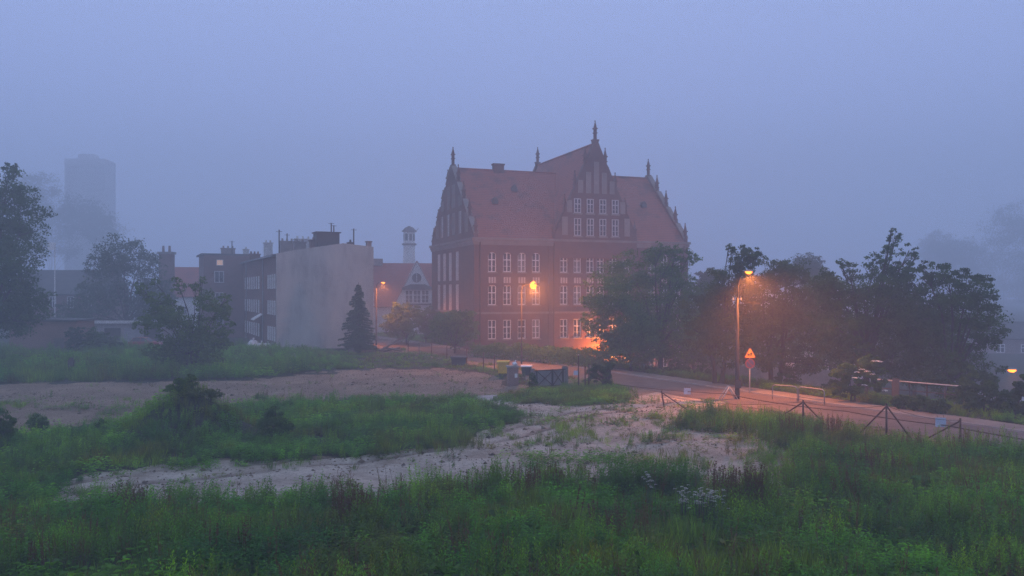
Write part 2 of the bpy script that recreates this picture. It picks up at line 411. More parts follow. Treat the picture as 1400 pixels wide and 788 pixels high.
def holed(b, u0,u1,z0,z1, holes, put, depth=.28):
    """wall sheet u0..u1 x z0..z1 with rectangular holes (u,z,w,h) and reveals; put(u,d,z)->point, d = depth into the wall"""
    us=sorted({u0,u1}|{h[0] for h in holes}|{h[0]+h[2] for h in holes})
    zs=sorted({z0,z1}|{h[1] for h in holes}|{h[1]+h[3] for h in holes})
    for i in range(len(us)-1):
        for j in range(len(zs)-1):
            cu,cz=(us[i]+us[i+1])/2,(zs[j]+zs[j+1])/2
            if any(h[0]<cu<h[0]+h[2] and h[1]<cz<h[1]+h[3] for h in holes): continue
            b.quad(put(us[i],0,zs[j]),put(us[i+1],0,zs[j]),put(us[i+1],0,zs[j+1]),put(us[i],0,zs[j+1]))
    for h in holes:
        u,z,w,hh=h[:4]; c=[(u,z),(u+w,z),(u+w,z+hh),(u,z+hh)]
        for k in range(4):
            (a,za),(d,zd)=c[k],c[(k+1)%4]
            b.quad(put(a,0,za),put(d,0,zd),put(d,depth,zd),put(a,depth,za))
        b.quad(*[put(a,depth,zz) for a,zz in c])
        if len(h)>4 and h[4]:            # brick filling above a segmental arch
            r=h[4]
            for sx in (0,1):
                pts=[(r-r*math.cos(R(90*a/5)),hh-r+r*math.sin(R(90*a/5))) for a in range(6)]
                poly=[(0,hh)]+pts
                poly=[((x if sx==0 else w-x)+u,zz+z) for x,zz in poly]
                b.quad(*[put(a,.01,zz) for a,zz in poly])

# --- the school: local x along its front, y into its depth
AL=R(20)
school=thing('school_building','large red brick gothic school with stepped gables, pinnacles and steep tiled roofs','school',(-4.8,106,0),AL)
L,D,EZ,RZ=31.0,21.0,14.4,24.6
front=[]; gable=[]
def sx_of(px):    # pixel column -> distance along the front
    k=(px-700)/F; return (k*106+4.8)/(math.cos(AL)-k*math.sin(AL))
cols=[673,693.5,713.5,733,771,789.5,807]
fx=[sx_of(c) for c in cols]
mid=16.9
fx+= [2*mid-x for x in fx[:7]]
fx=sorted(x for x in fx if .8<x<L-.8)
fx2=[]
for x in fx:
    if not fx2 or x-fx2[-1]>1.3: fx2.append(x)
fx=fx2+[mid] if all(abs(mid-x)>1.3 for x in fx2) else fx2
W0=1.12
lv=[(-2.75,2.5,0),(1.55,2.45,0),(5.9,2.5,.3),(10.1,2.5,.5)]
for x in fx:
    for z,h,a in lv: front.append((x-W0/2,z,W0,h,a))
b=MB()
put_f=lambda u,d,z:(u,d,z)
holed(b,0,L,-6,EZ,front,put_f)
# blank panels under the windows of two storeys
niche=[(y-.8,z,1.6,h,0) for y in (4.0,7.0,10.0,13.4) for z,h in ((5.0,3.6),(9.1,3.9))]
put_l=lambda u,d,z:(d,D-u,z)     # left face: u runs from the back to the front
holed(b,0,D,-6,EZ,niche,put_l,.12)
b.quad((L,0,-6),(L,D,-6),(L,D,EZ),(L,0,EZ)); b.quad((0,D,-6),(0,D,EZ),(L,D,EZ),(L,D,-6))
b.build('wall',M['brick'],school)
for x in fx:
    for z,h,a in lv: window(school,(x-W0/2,.17,z),0,W0,h,a,'c2',M['school_frame'],M['glass'] if (int(x*7)+int(z))%5 else M['glass_curtain'])
nb=MB()
for u,z,w,h,_ in niche: nb.box(.06,.115,D-u-w+.002,D-u-.002,z+.002,z+h-.002)
nb.each('niche_panel',M['plaster_niche'],school)
sb=MB()
for x in fx:
    for z in (9.45,):
        for k in (-1,0,1): sb.box(x+k*.36-.12,x+k*.36+.12,-.03,.02,z-.75,z)
sb.each('blind_panel',M['plaster_niche'],school,3)
cn=MB()
for z0,z1,o in ((13.55,13.8,.10),(13.8,14.15,.2),(14.15,14.45,.34),(4.75,5.0,.12),(-.9,-.75,.1)):
    cn.box(-o,L+o,-o,-.003,z0,z1-.004); cn.box(-o,-.003,0,D+o,z0,z1-.004); cn.box(L+.003,L+o,0,D+o,z0,z1-.004)
cn.build('cornice',M['stone'],school)
pl=MB().box(-.12,L+.12,-.14,-.004,-6,-2.95)
pl.box(-.14,-.004,0,D,-6,-2.0); pl.build('plinth',M['stone'],school)
# flat pilaster strips between the window groups
ps=MB()
for x in (0.25,(fx[3]+fx[4])/2,L-(fx[3]+fx[4])/2+2.8,L-.25): ps.box(x-.25,x+.25,-.12,-.004,-2.9,13.5)
ps.each('pilaster',M['brick'],school)
for x in (.75,(fx[3]+fx[4])/2+.45,L-.75): MB().tube([(x,-.22,-3.5),(x,-.22,13.4),(x,-.36,13.9)],.08,6).build('downpipe',M['metal_dark'],school)
# roofs
def prism_roof(x0,x1,y0,y1,ez,rz_,along,over,th=.18):
    b=MB()
    if along=='x':
        ym=(y0+y1)/2; sl=(rz_-ez)/(ym-y0); yo=over; zo=ez-sl*yo
        for s,(ya,yb) in ((1,(y0-yo,ym)),(-1,(y1+yo,ym))):
            b.quad((x0,ya,zo),(x1,ya,zo),(x1,yb,rz_),(x0,yb,rz_))
            b.quad((x0,ya,zo-th),(x1,ya,zo-th),(x1,ya,zo),(x0,ya,zo))
        b.quad((x0,y0-yo,zo-th),(x1,y0-yo,zo-th),(x1,y1+yo,zo-th),(x0,y1+yo,zo-th))
        for x in (x0,x1): b.quad((x,y0-yo,zo),(x,y1+yo,zo),(x,ym,rz_))
    else:
        xm=(x0+x1)/2; sl=(rz_-ez)/(xm-x0); xo=over; zo=ez-sl*xo
        for xa in (x0-xo,x1+xo):
            b.quad((xa,y0,zo),(xa,y1,zo),(xm,y1,rz_),(xm,y0,rz_))
        b.quad((x0-xo,y0,zo-th),(x1+xo,y0,zo-th),(x1+xo,y1,zo-th),(x0-xo,y1,zo-th))
        for y in (y0,y1): b.quad((x0-xo,y,zo),(x1+xo,y,zo),(xm,y,rz_))
    return b
CR=27.3; HW=6.0
prism_roof(.5,L-.5,0,D,EZ+.12,RZ,'x',.25).build('roof',M['tile'],school)
prism_roof(mid-HW,mid+HW,.55,D-.55,EZ+.15,CR,'y',.15).build('roof',M['tile'],school)
rt=MB()
rt.tube([(.4,D/2,RZ+.03),(mid-1.2,D/2,RZ+.03)],.14,6); rt.tube([(mid+1.2,D/2,RZ+.03),(L-.4,D/2,RZ+.03)],.14,6); rt.tube([(mid,.5,CR+.03),(mid,D-.5,CR+.03)],.14,6)
rt.build('ridge_tiles',M['tile'],school)
# small dormer vents on the slope and the chimney on the ridge
for x,y in ((4.5,5.2),(8.0,7.3),(27.0,5.5)):
    z=EZ+.12+(RZ-EZ-.12)/(D/2)*y
    MB().prism([(x-.35,z-.2),(x+.35,z-.2),(x+.35,z+.3),(x,z+.7),(x-.35,z+.3)],y-.6,y+.8,'y').build('roof_vent',M['roof_felt'],school)
ch=MB(); ch.box(6.1,7.6,D/2-.4,D/2+.4,RZ-1,RZ+.75); ch.box(6.0,7.7,D/2-.5,D/2+.5,RZ+.75,RZ+.95)
ch.build('chimney',M['brick'],school)
# gable walls: steps between pinnacles with a sloping coping
def gable_poly(c,half,ez,top,steps):
    left=[]
    for i in range(steps):
        u0=half*(1-i/steps); z0=ez+(top-ez)*(i/steps); z1=ez+(top-ez)*((i+.92)/steps); u1=half*(1-(i+.80)/steps)
        left+=[(-u0,z0+.55),(-u1,z1+.35)]
    prof=[(-half,ez)]+left+[(-.45,top+.5),(.45,top+.5)]+[(-a,z) for a,z in left[::-1]]+[(half,ez)]
    return [(c+a,z) for a,z in prof]
def pinnacle(x,y,z0,h,w=.21):
    b=MB(); b.cbox((x,y,z0+h*.40),(2*w*.8,2*w*.8,h*.8))
    b.cbox((x,y,z0+h*.52),(2*w*1.15,2*w*1.15,.14)); b.cbox((x,y,z0+h*.8),(2*w*1.25,2*w*1.25,.16))
    zz=z0+h*.8+.08; b.tube([(x,y,zz),(x,y,zz+h*.17),(x,y,zz+h*.42)],[w*1.15,w*.8,.03],8)
    b.tube([(x,y,zz+h*.36),(x,y,zz+h*.42),(x,y,zz+h*.5)],[.03,.11,.03],6)
    return b
def end_gable(xa,xb,outer):
    b=MB(); poly=gable_poly(D/2,D/2,EZ+.02,RZ,4); b.prism(poly,xa,xb,'x'); b.build('gable_wall',M['brick'],school)
    cp=MB()
    for i in range(4):
        for s in (-1,1):
            u0=D/2*(1-i/4); u1=D/2*(1-(i+.80)/4); z0=EZ+(RZ-EZ)*(i/4)+.57; z1=EZ+(RZ-EZ)*((i+.92)/4)+.37
            ya,yb=D/2+s*u0,D/2+s*u1
            cp.add([(xa-.08,ya,z0),(xb+.08,ya,z0),(xb+.08,yb,z1),(xa-.08,yb,z1),(xa-.08,ya,z0+.14),(xb+.08,ya,z0+.14),(xb+.08,yb,z1+.14),(xa-.08,yb,z1+.14)],
                [(0,1,2,3),(4,7,6,5),(0,4,5,1),(1,5,6,2),(2,6,7,3),(3,7,4,0)])
    cp.build('coping',M['stone'],school)
    for i in range(4):
        for s in ((-1,1) if i else (-1,1)):
            y=D/2+s*(D/2)*(1-i/4)*.985
            pinnacle((xa+xb)/2,y,EZ+(RZ-EZ)*(i/4)-.3,2.3).build('pinnacle',M['brick'],school)
    pinnacle((xa+xb)/2,D/2,RZ+.3,2.0).build('pinnacle',M['brick'],school)
end_gable(0,.55,-1); end_gable(L-.55,L,1)
# blind tracery and slit windows on the left gable
tr=MB(); tr2=MB()
for y,z0,h in ((3.2,15.3,2.6),(6.0,15.3,3.0),(6.0,19,1.4),(9.2,15.3,3.0),(11.8,15.3,3.0),(9.2,19.0,3.2),(11.8,19.0,3.2),(15,15.3,3),(15,19,1.4),(17.8,15.3,2.6)):
    for k in (-.55,.0,.55):
        (tr2 if (k==0 and z0<16 and y in (6.0,9.2,15)) else tr).box(-.05,-.002,D-y+k-.13,D-y+k+.13,z0,z0+h)
tr.each('blind_tracery',M['stone'],school,3); tr2.each('slit_window',M['white_dull'],school)
# front gable over the middle of the facade
gw=MB(); gy=-.32
poly=gable_poly(mid,HW,EZ+.02,CR,4)
wins=[(mid+o-.5,14.95 if r==0 else 17.95,1.0,2.3 if r==0 else 1.9) for r in (0,1) for o in (-2.75,-.92,.92,2.75)]
gw.prism(poly,gy,.5,'y'); gw.box(mid-HW,mid+HW,gy,-.36+.355,12.0,EZ+.015); gw.build('gable_wall',M['brick'],school)
for u,z,w,h in wins: window(school,(u,gy-.075,z),0,w,h,0,'c2',M['gable_frame'])
tg=MB()
for o in (-4.55,4.55):
    tg.box(mid+o-.4,mid+o+.4,gy-.05,gy-.002,15.0,17.4)
for o,z,h in ((-2.3,20.6,1.7),(-1.15,20.6,2.8),(0,20.6,4.2),(1.15,20.6,2.8),(2.3,20.6,1.7),(-3.9,18.0,1.6),(3.9,18.0,1.6)):
    tg.box(mid+o-.36,mid+o+.36,gy-.05,gy-.002,z,z+h)
tg.each('blind_tracery',M['stone'],school)
sill=MB()
for u,z,w,h in wins: sill.box(u-.15,u+w+.15,gy-.17,gy-.003,z-.2,z-.01)
for x in fx:
    for z,h,a in lv: sill.box(x-W0/2-.1,x+W0/2+.1,-.1,-.004,z-.16,z-.004)
sill.each('sill',M['stone'],school)
for i in range(4):
    for s in (-1,1):
        pinnacle(mid+s*HW*(1-i/4)*.985,(gy+.5)/2,EZ+(CR-EZ)*(i/4)-.3,2.3).build('pinnacle',M['brick'],school)
pinnacle(mid,(gy+.5)/2,CR+.3,2.1).build('pinnacle',M['brick'],school)
bg=MB(); bg.prism(gable_poly(mid,HW,EZ+.02,CR,4),D-.55,D,'y'); bg.build('gable_wall',M['brick'],school)
pinnacle(mid,D-.3,CR+.2,2.0).build('pinnacle',M['brick'],school)
pinnacle(mid-HW*.5,D-.3,EZ+(CR-EZ)*.5,2.7).build('pinnacle',M['brick'],school)
# doorway lantern lights the ground floor behind the tree
def school_world(x,y,z):
    c,s=math.cos(AL),math.sin(AL); return (-4.8+x*c-y*s, 106+x*s+y*c, z)

# --- tenement with the blank rendered gable
TC=(-30.8,110.0); TA=math.atan2(.42,.907)
ten=thing('tenement','old brick tenement with a blank grey rendered gable wall and cluttered flat roof','building',(TC[0],TC[1],0),TA)
GW=13.0; TD=33.0
prof=[(0,-1),(GW,-1),(GW,13.75),(GW-4.2,14.15),(3.0,13.2),(0,12.6)]
MB().prism(prof,0,.45,'y').build('gable_wall',M['plaster_blank'],ten)
b=MB(); holes=[]
for k,u in enumerate((.9,2.7,4.5,6.3, 15.2,17.6,20.0,22.4,24.8,27.2,30.0)):
    for z in (1.0,4.5,8.0): holes.append((TD-u-1.05,z,1.05,1.9))
put_tl=lambda u,d,z:(d,TD-u+0.0,z)
holed(b,0,TD-.46,-1,12.3,[h for h in holes],lambda u,d,z:(.02+d,TD-u,z),.25)
b.quad((GW,.46,-1),(GW,TD,-1),(GW,TD,13.6),(GW,.46,13.6)); b.quad((0,TD,-1),(GW,TD,-1),(GW,TD,13.6),(0,TD,12.3))
b.build('wall',M['brick_dark'],ten)
for h in holes:
    window(ten,(-.05,TD-h[0],h[1]),R(-90),1.05,1.9,0,'m',M['white'])
rf=MB().prism([(-.45,12.3),(-.45,12.5),(3.0,13.1),(GW-4.2,14.02),(GW,13.62),(GW,13.4),(GW-4.2,13.8),(3.0,12.9)],.47,TD+.3,'y')
rf.build('roof',M['roof_felt'],ten)
MB().tube([(-.5,.5,12.3),(-.5,TD,12.3)],.09,6).build('gutter',M['galv'],ten)
for y in (11.0,28.9): MB().tube([(-.12,y,12.2),(-.12,y,-.5)],.08,6).build('downpipe',M['galv'],ten)
# courtyard wing at the far end, its end wall facing the eye
wg=MB(); wg.box(-6.2,2.0,TD+.003,TD+10,-1,13.6); wg.build('wing',M['brick_dark'],ten)
wr=MB().box(-6.6,2.2,TD-.3+.61,TD+10.3,13.62,13.9); wr.build('roof',M['roof_felt'],ten)
window(ten,(-4.6,TD-.08,9.1),0,1.5,1.9,0,'m',M['white_dull'])
window(ten,(-4.3,TD-.08,11.9),0,1.1,1.0,0,'',M['white_dull'],M['window_lit'],'small attic window with a light on')
for z in (2.2,5.7): window(ten,(-4.5,TD-.08,z),0,1.3,1.8,0,'m',M['white_dull'])
def chim(x,y,z0,w,d,h,mat,pots=2):
    b=MB(); b.box(x,x+w,y,y+d,z0,z0+h); b.box(x-.1,x+w+.1,y-.1,y+d+.1,z0+h,z0+h+.18)
    for k in range(pots):
        xx=x+(k+.5)*w/pots; b.tube([(xx,y+d/2,z0+h+.15),(xx,y+d/2,z0+h+.55)],[.16,.13],7)
    return b.build('chimney',mat,ten)
chim(-3.2,36.0,13.8,2.2,.8,1.0,M['chimney'],3)
chim(.3,35.5,13.8,.9,.8,.9,M['white_dull'],1)
chim(-.2,24.0,12.4,1.6,1.0,1.0,M['brick_dark'],3)
chim(1.0,17.0,12.5,1.2,.9,2.3,M['white_dull'],2)
chim(2.2,10.0,12.9,2.6,1.0,1.8,M['chimney'],4)
chim(3.4,6.0,13.1,1.6,1.0,1.3,M['chimney'],2)
chim(5.3,4.5,13.4,1.0,.9,1.2,M['brick_dark'],1)
chim(4.6,12.,13.4,3.2,1.0,1.8,M['white_dull'],4)
chim(11.0,6.0,13.6,.7,.7,.9,M['metal_dark'],1)
chim(12.25,.5,13.5,.6,.8,.9,M['chimney'],0)
dk=MB(); dk.box(5.9,9.0,3.0,5.5,13.4,15.7); dk.box(5.7,9.2,2.8,5.7,15.7,15.85); dk.build('roof_cabin',M['metal_dark'],ten)
for x,y,z0,h in ((1.0,4.0,12.6,3.4),(7.9,3.2,15.8,1.3),(8.3,3.4,15.8,1.0),(11.0,3.0,13.8,2.6),(3.8,14.,13,3.2),(-1.5,36,13.8,2.4)):
    MB().tube([(x,y,z0),(x,y,z0+h)],.09,6).tube([(x-.4,y,z0+h*.93),(x+.4,y,z0+h*.93)],.03,5).build('aerial',M['metal_dark'],ten)
aw=MB(); aw.add([(-.02,11.6,4.3),(-.02,14.6,4.3),(-1.3,14.6,3.5),(-1.3,11.6,3.5),(-.02,11.6,4.42),(-.02,14.6,4.42),(-1.3,14.6,3.62),(-1.3,11.6,3.62)],
     [(0,1,2,3),(4,7,6,5),(0,4,5,1),(1,5,6,2),(2,6,7,3),(3,7,4,0)])
aw.build('door_canopy',M['white'],ten)
dp=MB().box(-.03,.0,12.2,13.8,-.5,2.8); dp.build('door',M['metal_dark'],ten)

# --- white house with a red roof behind the street trees, and the lantern tower behind it
hw=Pd(558,400,150)
house=thing('white_house','white plastered house with a steep red roof, round attic window and broad gable','house',(-23.6,150,0),R(8))
# local: front gable faces the eye; x 0..9.5
b=MB(); gx0,gx1=2.6,10.6; gm_=(gx0+gx1)/2
b.prism([(gx0,-3),(gx1,-3),(gx1,5.2),(gm_+.25,13.0),(gm_-.25,13.0),(gx0,5.2)],-.2,8,'y')
b.box(-2.0,gx0,.4,8,-3,5.0)
b.prism([(-2.6,-3),(-.9,-3),(-.9,5.0),(-2.0,11.8),(-2.6,11.8)],.0,1.0,'y')
b.build('wall',M['plaster_white'],house)
r=MB()
r.add([(-2.5,-.1,4.9),(gx0+.5,-.1,4.9),(gx1+6,5,12.9),(-2.5,5,12.9),(-2.5,10,4.9),(gx1+6,10,4.9),(gx1+6,-.1,4.9)],[(0,1,6,2,3),(3,2,5,4),(0,3,4)])
for s in (-1,1):
    xe=gm_+s*(gx1-gx0)/2*1.06; ze=4.9
    r.quad((xe,-.35,ze),(gm_,-.35,13.25),(gm_,6,13.25),(xe,6,ze)); r.quad((xe,-.35,ze-.18),(gm_,-.35,13.05),(gm_,-.35,13.25),(xe,-.35,ze))
r.build('roof',M['tile_house'],house)
MB().box(-2.3,0.5,4.4,5.4,12.4,13.7).build('chimney',M['chimney'],house)
ov=MB()
ov.tube([(gm_-.05,-.28,10.1),(gm_-.05,-.21,10.1)],.85,16); ov.build('oval_window',M['glass'],house)
ovf=MB(); ovf.box(gm_-.09,gm_-.0,-.32,-.29,9.35,10.85); ovf.build('oval_mullion',M['white'],house)
bay=MB(); bay.box(gm_-2.7,gm_+2.9,-.75,-.21,8.0,8.35); bay.prism([(gm_-2.7,8.35),(gm_+2.9,8.35),(gm_+1.4,8.95),(gm_-1.2,8.95)],-.7,-.21,'y'); bay.box(gm_-2.4,gm_+2.6,-.5,-.21,5.2,5.5)
bay.build('bay_canopy',M['roof_felt'],house)
for o in (-2.1,-.65,.8): window(house,(gm_+o,-.3,5.6),0,1.35,2.3,0,'c2')
for o in (1.1,): window(house,(gm_+o-1.,-.3,1.5),0,1.5,2.2,0,'c2')
window(house,(-1.9,.3,6.0),0,.9,1.5,0,'m'); window(house,(-1.9,.3,2.0),0,.9,1.7,0,'m')
tw=thing('lantern_tower','slender pale tower with an octagonal lantern and dark cap rising behind the red roof','tower',(-23.6,193,0),0)
MB().tube([(0,0,-4),(0,0,11),(0,0,18.3)],[1.6,1.5,1.32],8).build('shaft',M['plaster_white'],tw)
MB().tube([(0,0,18.3),(0,0,18.5),(0,0,18.75)],[1.62,1.72,1.62],8).build('gallery',M['stone'],tw)
MB().tube([(0,0,18.75),(0,0,21.4)],[1.32,1.32],8).build('lantern',M['plaster_white'],tw)
for k in range(8):
    a=R(45*k+22.5-90); c=math.cos(a)*1.24; s_=math.sin(a)*1.24
    MB().cbox((c,s_,20.1),(.62,.08,1.5),a+R(90)).build('lantern_opening',M['glass'],tw)
MB().tube([(0,0,21.4),(0,0,21.55),(0,0,22.3),(0,0,22.75)],[1.75,1.7,1.0,.1],8).build('cap',M['roof_felt'],tw)
MB().tube([(1.3,0,21.6),(2.0,0,21.9),(2.05,0,22.3)],.06,5).build('aerial',M['metal_dark'],tw)

# --- far left: tower block in the fog, old tenement, red roofed house, turret
tb=thing('tower_block','tall flat topped tower block almost lost in the fog','building',Pd(88,400,430)[:2]+(0,),R(4))
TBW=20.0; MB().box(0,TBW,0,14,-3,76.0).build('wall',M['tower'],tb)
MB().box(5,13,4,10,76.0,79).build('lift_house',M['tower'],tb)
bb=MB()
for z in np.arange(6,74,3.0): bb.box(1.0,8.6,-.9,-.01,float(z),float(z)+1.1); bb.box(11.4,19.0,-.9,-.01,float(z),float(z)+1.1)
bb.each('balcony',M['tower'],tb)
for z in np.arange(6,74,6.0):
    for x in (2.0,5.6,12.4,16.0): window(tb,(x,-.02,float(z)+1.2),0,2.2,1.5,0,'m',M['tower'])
om=thing('brick_house','dark old brick house with pale windows half hidden by trees','house',Pd(18,400,145)[:2]+(0,),R(4))
MB().box(0,15.5,0,10,-2,7.6).build('wall',M['brick_dark'],om)
prism_roof(-.3,15.8,0,10,7.6,11.5,'x',.5).build('roof',M['roof_felt'],om)
for x in (3.2,6.0,9.0,12.0):
    for z in (.8,4.8): window(om,(x,-.08,z),0,1.15,2.0,0,'c',M['white_dull'])
rh=thing('red_roofed_house','small pale house with a faded red roof left of the tenement','house',Pd(236,400,165)[:2]+(0,),R(14))
MB().box(0,8.5,0,9,-2,7.2).build('wall',M['plaster_white'],rh)
prism_roof(-.2,8.7,0,9,7.2,12.6,'x',.4).build('roof',M['tile_house'],rh)
MB().prism([(0,7.2),(9,7.2),(4.5,12.4)],8.2,8.5,'x').build('gable_wall',M['plaster_white'],rh)
for x in (1.5,5.6): window(rh,(x,-.08,3.2),0,1.2,1.6,0,'c')
tu=thing('chimney_stack','dark brick chimney stack standing up behind the round tree','chimney',Pd(228,400,150)[:2]+(0,),0)
MB().box(-1.1,1.1,-.8,.8,-2,14.3).build('shaft',M['brick_dark'],tu); MB().box(-1.3,1.3,-1,1,14.3,14.7).build('cap',M['stone'],tu)
for k in (-.6,.5): MB().tube([(k,0,14.7),(k,0,15.8)],[.25,.2],8).build('pot',M['brick_dark'],tu)

# brick shed and the flat roofed garage row at the left
sh=thing('brick_shed','low weathered brick shed at the far left of the lot','shed',(G(8,486)[0],101,0),R(3))
MB().box(0,7.8,0,5,-.6,4.0).build('wall',M['brick_post'],sh)
MB().prism([(-.3,4.0),(8.1,4.0),(8.1,4.2),(-.3,4.35)],-.3,5.3,'y').build('roof',M['roof_felt'],sh)
MB().box(5.2,6.4,-.05,-.002,-.3,2.0).build('door',M['wood'],sh)
ga=thing('garage_row','long low garage with a pale roof edge beyond the left bushes','garage',(Pd(112,437,120)[0],120,0),R(1))
MB().box(0,11.5,0,5,-.6,3.05).build('wall',M['concrete'],ga)
MB().box(-.3,11.8,-.6,5.2,3.06,3.35).build('roof',M['roof_felt'],ga)
MB().box(-.32,11.82,-.68,-.602,3.08,3.5).build('fascia',M['white_dull'],ga)
for k in range(4): MB().box(.4+k*2.8,2.7+k*2.8,-.06,-.002,-.2,2.4).build('door',M['metal_dark'] if k%2 else M['galv'],ga)

# right: yard wall, pale house behind the trees, low shed, far houses
yw=thing('yard_wall','long grey concrete yard wall seen between the tree trunks','wall',(0,0,0))
b=MB(); q=[Pd(925,520,92),Pd(1010,520,86),Pd(1090,520,82),Pd(1165,520,78)]
for i in range(3):
    (x0,y0,_),(x1,y1,_)=q[i],q[i+1]
    dx,dy=x1-x0,y1-y0; l=math.hypot(dx,dy); b.cbox(((x0+x1)/2,(y0+y1)/2,-1.6),(l,.25,3.2 if i!=2 else 3.4),math.atan2(dy,dx))
b.each('panel',M['concrete'],yw)
b=MB()
for (x,y,_) in q: b.cbox((x,y-.1,-1.5),(.35,.4,3.6))
b.each('pillar',M['stone'],yw)
ph=thing('pale_house','pale rendered house mostly hidden behind the trees beyond the street','house',(Pd(1085,400,104)[0],104,-3.4),R(-10))
MB().box(0,9,0,8,-1,5.2).build('wall',M['plaster_white'],ph)
prism_roof(-.2,9.2,0,8,5.2,7.6,'x',.4).build('roof',M['roof_felt'],ph)
for x in (1.2,4.0,6.6): window(ph,(x,-.08,1.2),0,1.1,1.7,0,'c')
ls=thing('flat_roofed_shed','low shed with a pale flat roof below the lit lamp at the right','shed',(Pd(1340,400,66)[0],66,-3.2),R(-20))
MB().box(0,8,0,5,-1,2.1).build('wall',M['brick_post'],ls); MB().box(-.3,8.3,-.3,5.3,2.1,2.32).build('roof',M['galv'],ls)
MB().box(1,2,-.05,-.003,-1,1.8).build('door',M['wood'],ls)
fh=thing('far_house','dim house with a low roof behind the lit lamp far down the slope','house',(Pd(1345,400,150)[0],150,-3.4),R(-12))
MB().box(0,16,0,9,-2,3.0).build('wall',M['chimney'],fh); prism_roof(-.3,16.3,0,9,3.0,5.6,'x',.5).build('roof',M['roof_felt'],fh)
for x in (2,6,10): window(fh,(x,-.08,.2),0,1.4,1.5,0,'c')

# ------------------------------------------------------------------ street furniture
LAMPS=[]
def street_lamp(label, base, top_z, arm, mat_pole, lit=True, energy=0, r0=.11, arm_z=None, group='street lamps', bloom=1.0, tilt=True):
    """base (x,y,z); arm = world vector from pole top to the lantern"""
    t=thing('street_lamp',label,'street lamp',base,0,group)
    az=arm_z if arm_z is not None else top_z-base[2]-.35
    b=MB(); b.tube([(0,0,-.3),(0,0,.9),(0,0,az)],[r0*1.1,r0,r0*.62],10); b.build('pole',mat_pole,t,True)
    MB().box(-r0*1.3,r0*1.3,-r0*1.6,-r0*.85,.8,1.35).build('service_door',M['metal_dark'],t)
    ax,ay=arm; hz=top_z-base[2]
    a=MB(); a.tube([(0,0,az-.25),(ax*.10,ay*.10,az+(hz-az)*.6),(ax*.45,ay*.45,hz-.02),(ax,ay,hz+.03)],[.05,.045,.04,.035],7); a.build('arm',M['pole_dark'] if lit else M['galv'],t,True)
    l=math.hypot(ax,ay) or 1; ux,uy=ax/l,ay/l; rz=math.atan2(uy,ux)
    hd=MB(); n=10; prof=[(-.35,.05,.06),(-.1,.13,.11),(.25,.17,.14),(.5,.12,.09),(.58,.03,.03)]
    pts=[]
    for (u,w,h_) in prof:
        for k in range(n):
            an=math.pi*k/(n-1); lx=u; ly=w*math.cos(an); lz=h_*math.sin(an)
            pts.append((ax+lx*ux-ly*uy, ay+lx*uy+ly*ux, hz+lz))
    fs=[]
    for i in range(len(prof)-1):
        for k in range(n-1): fs.append((i*n+k,i*n+k+1,(i+1)*n+k+1,(i+1)*n+k))
    hd.add(pts,fs); hd.build('lamp_head',M['galv'],t,True)
    ln=MB(); s=[]
    for i,(u,w,dz) in enumerate(((-.08,.09,0.0),(.08,.135,-.07),(.26,.145,-.09),(.44,.10,-.04))):
        s.append((ax+u*ux,ay+u*uy,hz+dz))
    ln.tube(s,[.07*bloom,.13*bloom,.14*bloom,.08*bloom],10)  # lens swollen beyond real size so the shape draws the glare bloom
    ln.build('lens',M['lamp'] if lit else M['white'],t,True)
    if lit and energy:
        ld=bpy.data.lights.new('lamp_light','POINT' if bloom>1 else 'SPOT'); ld.energy=energy; ld.color=(1,.25,.045); ld.shadow_soft_size=.12
        if bloom<=1: ld.spot_size=R(150); ld.spot_blend=.7
        lo=bpy.data.objects.new('bulb',ld); COL.objects.link(lo); lo.parent=t
        lo.location=(ax+.18*ux,ay+.18*uy,hz-.30) if bloom<=1 else (ax+.3*ux,ay+.3*uy,hz-.72)
        if bloom<=1: lo.rotation_euler=(R(-27) if tilt else 0,R(-8) if tilt else 0,0)
        LAMPS.append(ld)
    return t
def gz(x,y): return tzf(x,y)
E0=5200
p=Pd(713,400,88); street_lamp('lit street lamp standing in front of the school front, its lantern glowing brightest of all',(p[0],88,0),Pd(727,389,88)[2],(Pd(727,389,87.4)[0]-p[0],-.9),M['pole_dark'],True,E0*.95,bloom=3.0,r0=.075)
p=Pd(514.5,400,119.5); street_lamp('lit street lamp on a dark wooden pole at the corner of the blank gable wall',(p[0],p[1],0),Pd(522,386,p[1])[2],(.75,.2),M['pole_dark'],True,E0*.9,arm_z=Pd(514,394,p[1])[2])
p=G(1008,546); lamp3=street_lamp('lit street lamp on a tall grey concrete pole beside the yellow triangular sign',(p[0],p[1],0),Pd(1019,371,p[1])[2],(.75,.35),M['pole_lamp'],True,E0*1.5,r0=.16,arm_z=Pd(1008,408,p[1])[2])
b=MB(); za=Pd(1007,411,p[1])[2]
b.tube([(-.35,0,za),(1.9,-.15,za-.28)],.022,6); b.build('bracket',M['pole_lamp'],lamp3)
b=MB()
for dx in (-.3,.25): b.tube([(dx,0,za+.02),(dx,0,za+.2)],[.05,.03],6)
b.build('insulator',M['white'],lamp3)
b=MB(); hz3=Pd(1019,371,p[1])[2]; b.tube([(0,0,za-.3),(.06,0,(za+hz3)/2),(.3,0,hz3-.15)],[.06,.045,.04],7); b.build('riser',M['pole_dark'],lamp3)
p=Pd(1372,505,62); zz=gz(p[0],62); street_lamp('low lit street lamp down the slope by the flat roofed shed',(p[0]-.6,62,zz),Pd(1378,505,62)[2],(.9,-.2),M['galv'],True,E0*.10)
p=Pd(75,445,125); street_lamp('unlit pale street lamp with a boxy white head beside the old brick house',(p[0],125,0),Pd(72,338,125)[2],(-.5,-.2),M['white_dull'],False,0)
b=MB(); b.cbox((-.35,-.2,Pd(72,338,125)[2]+.1),(.9,.6,1.1)); 
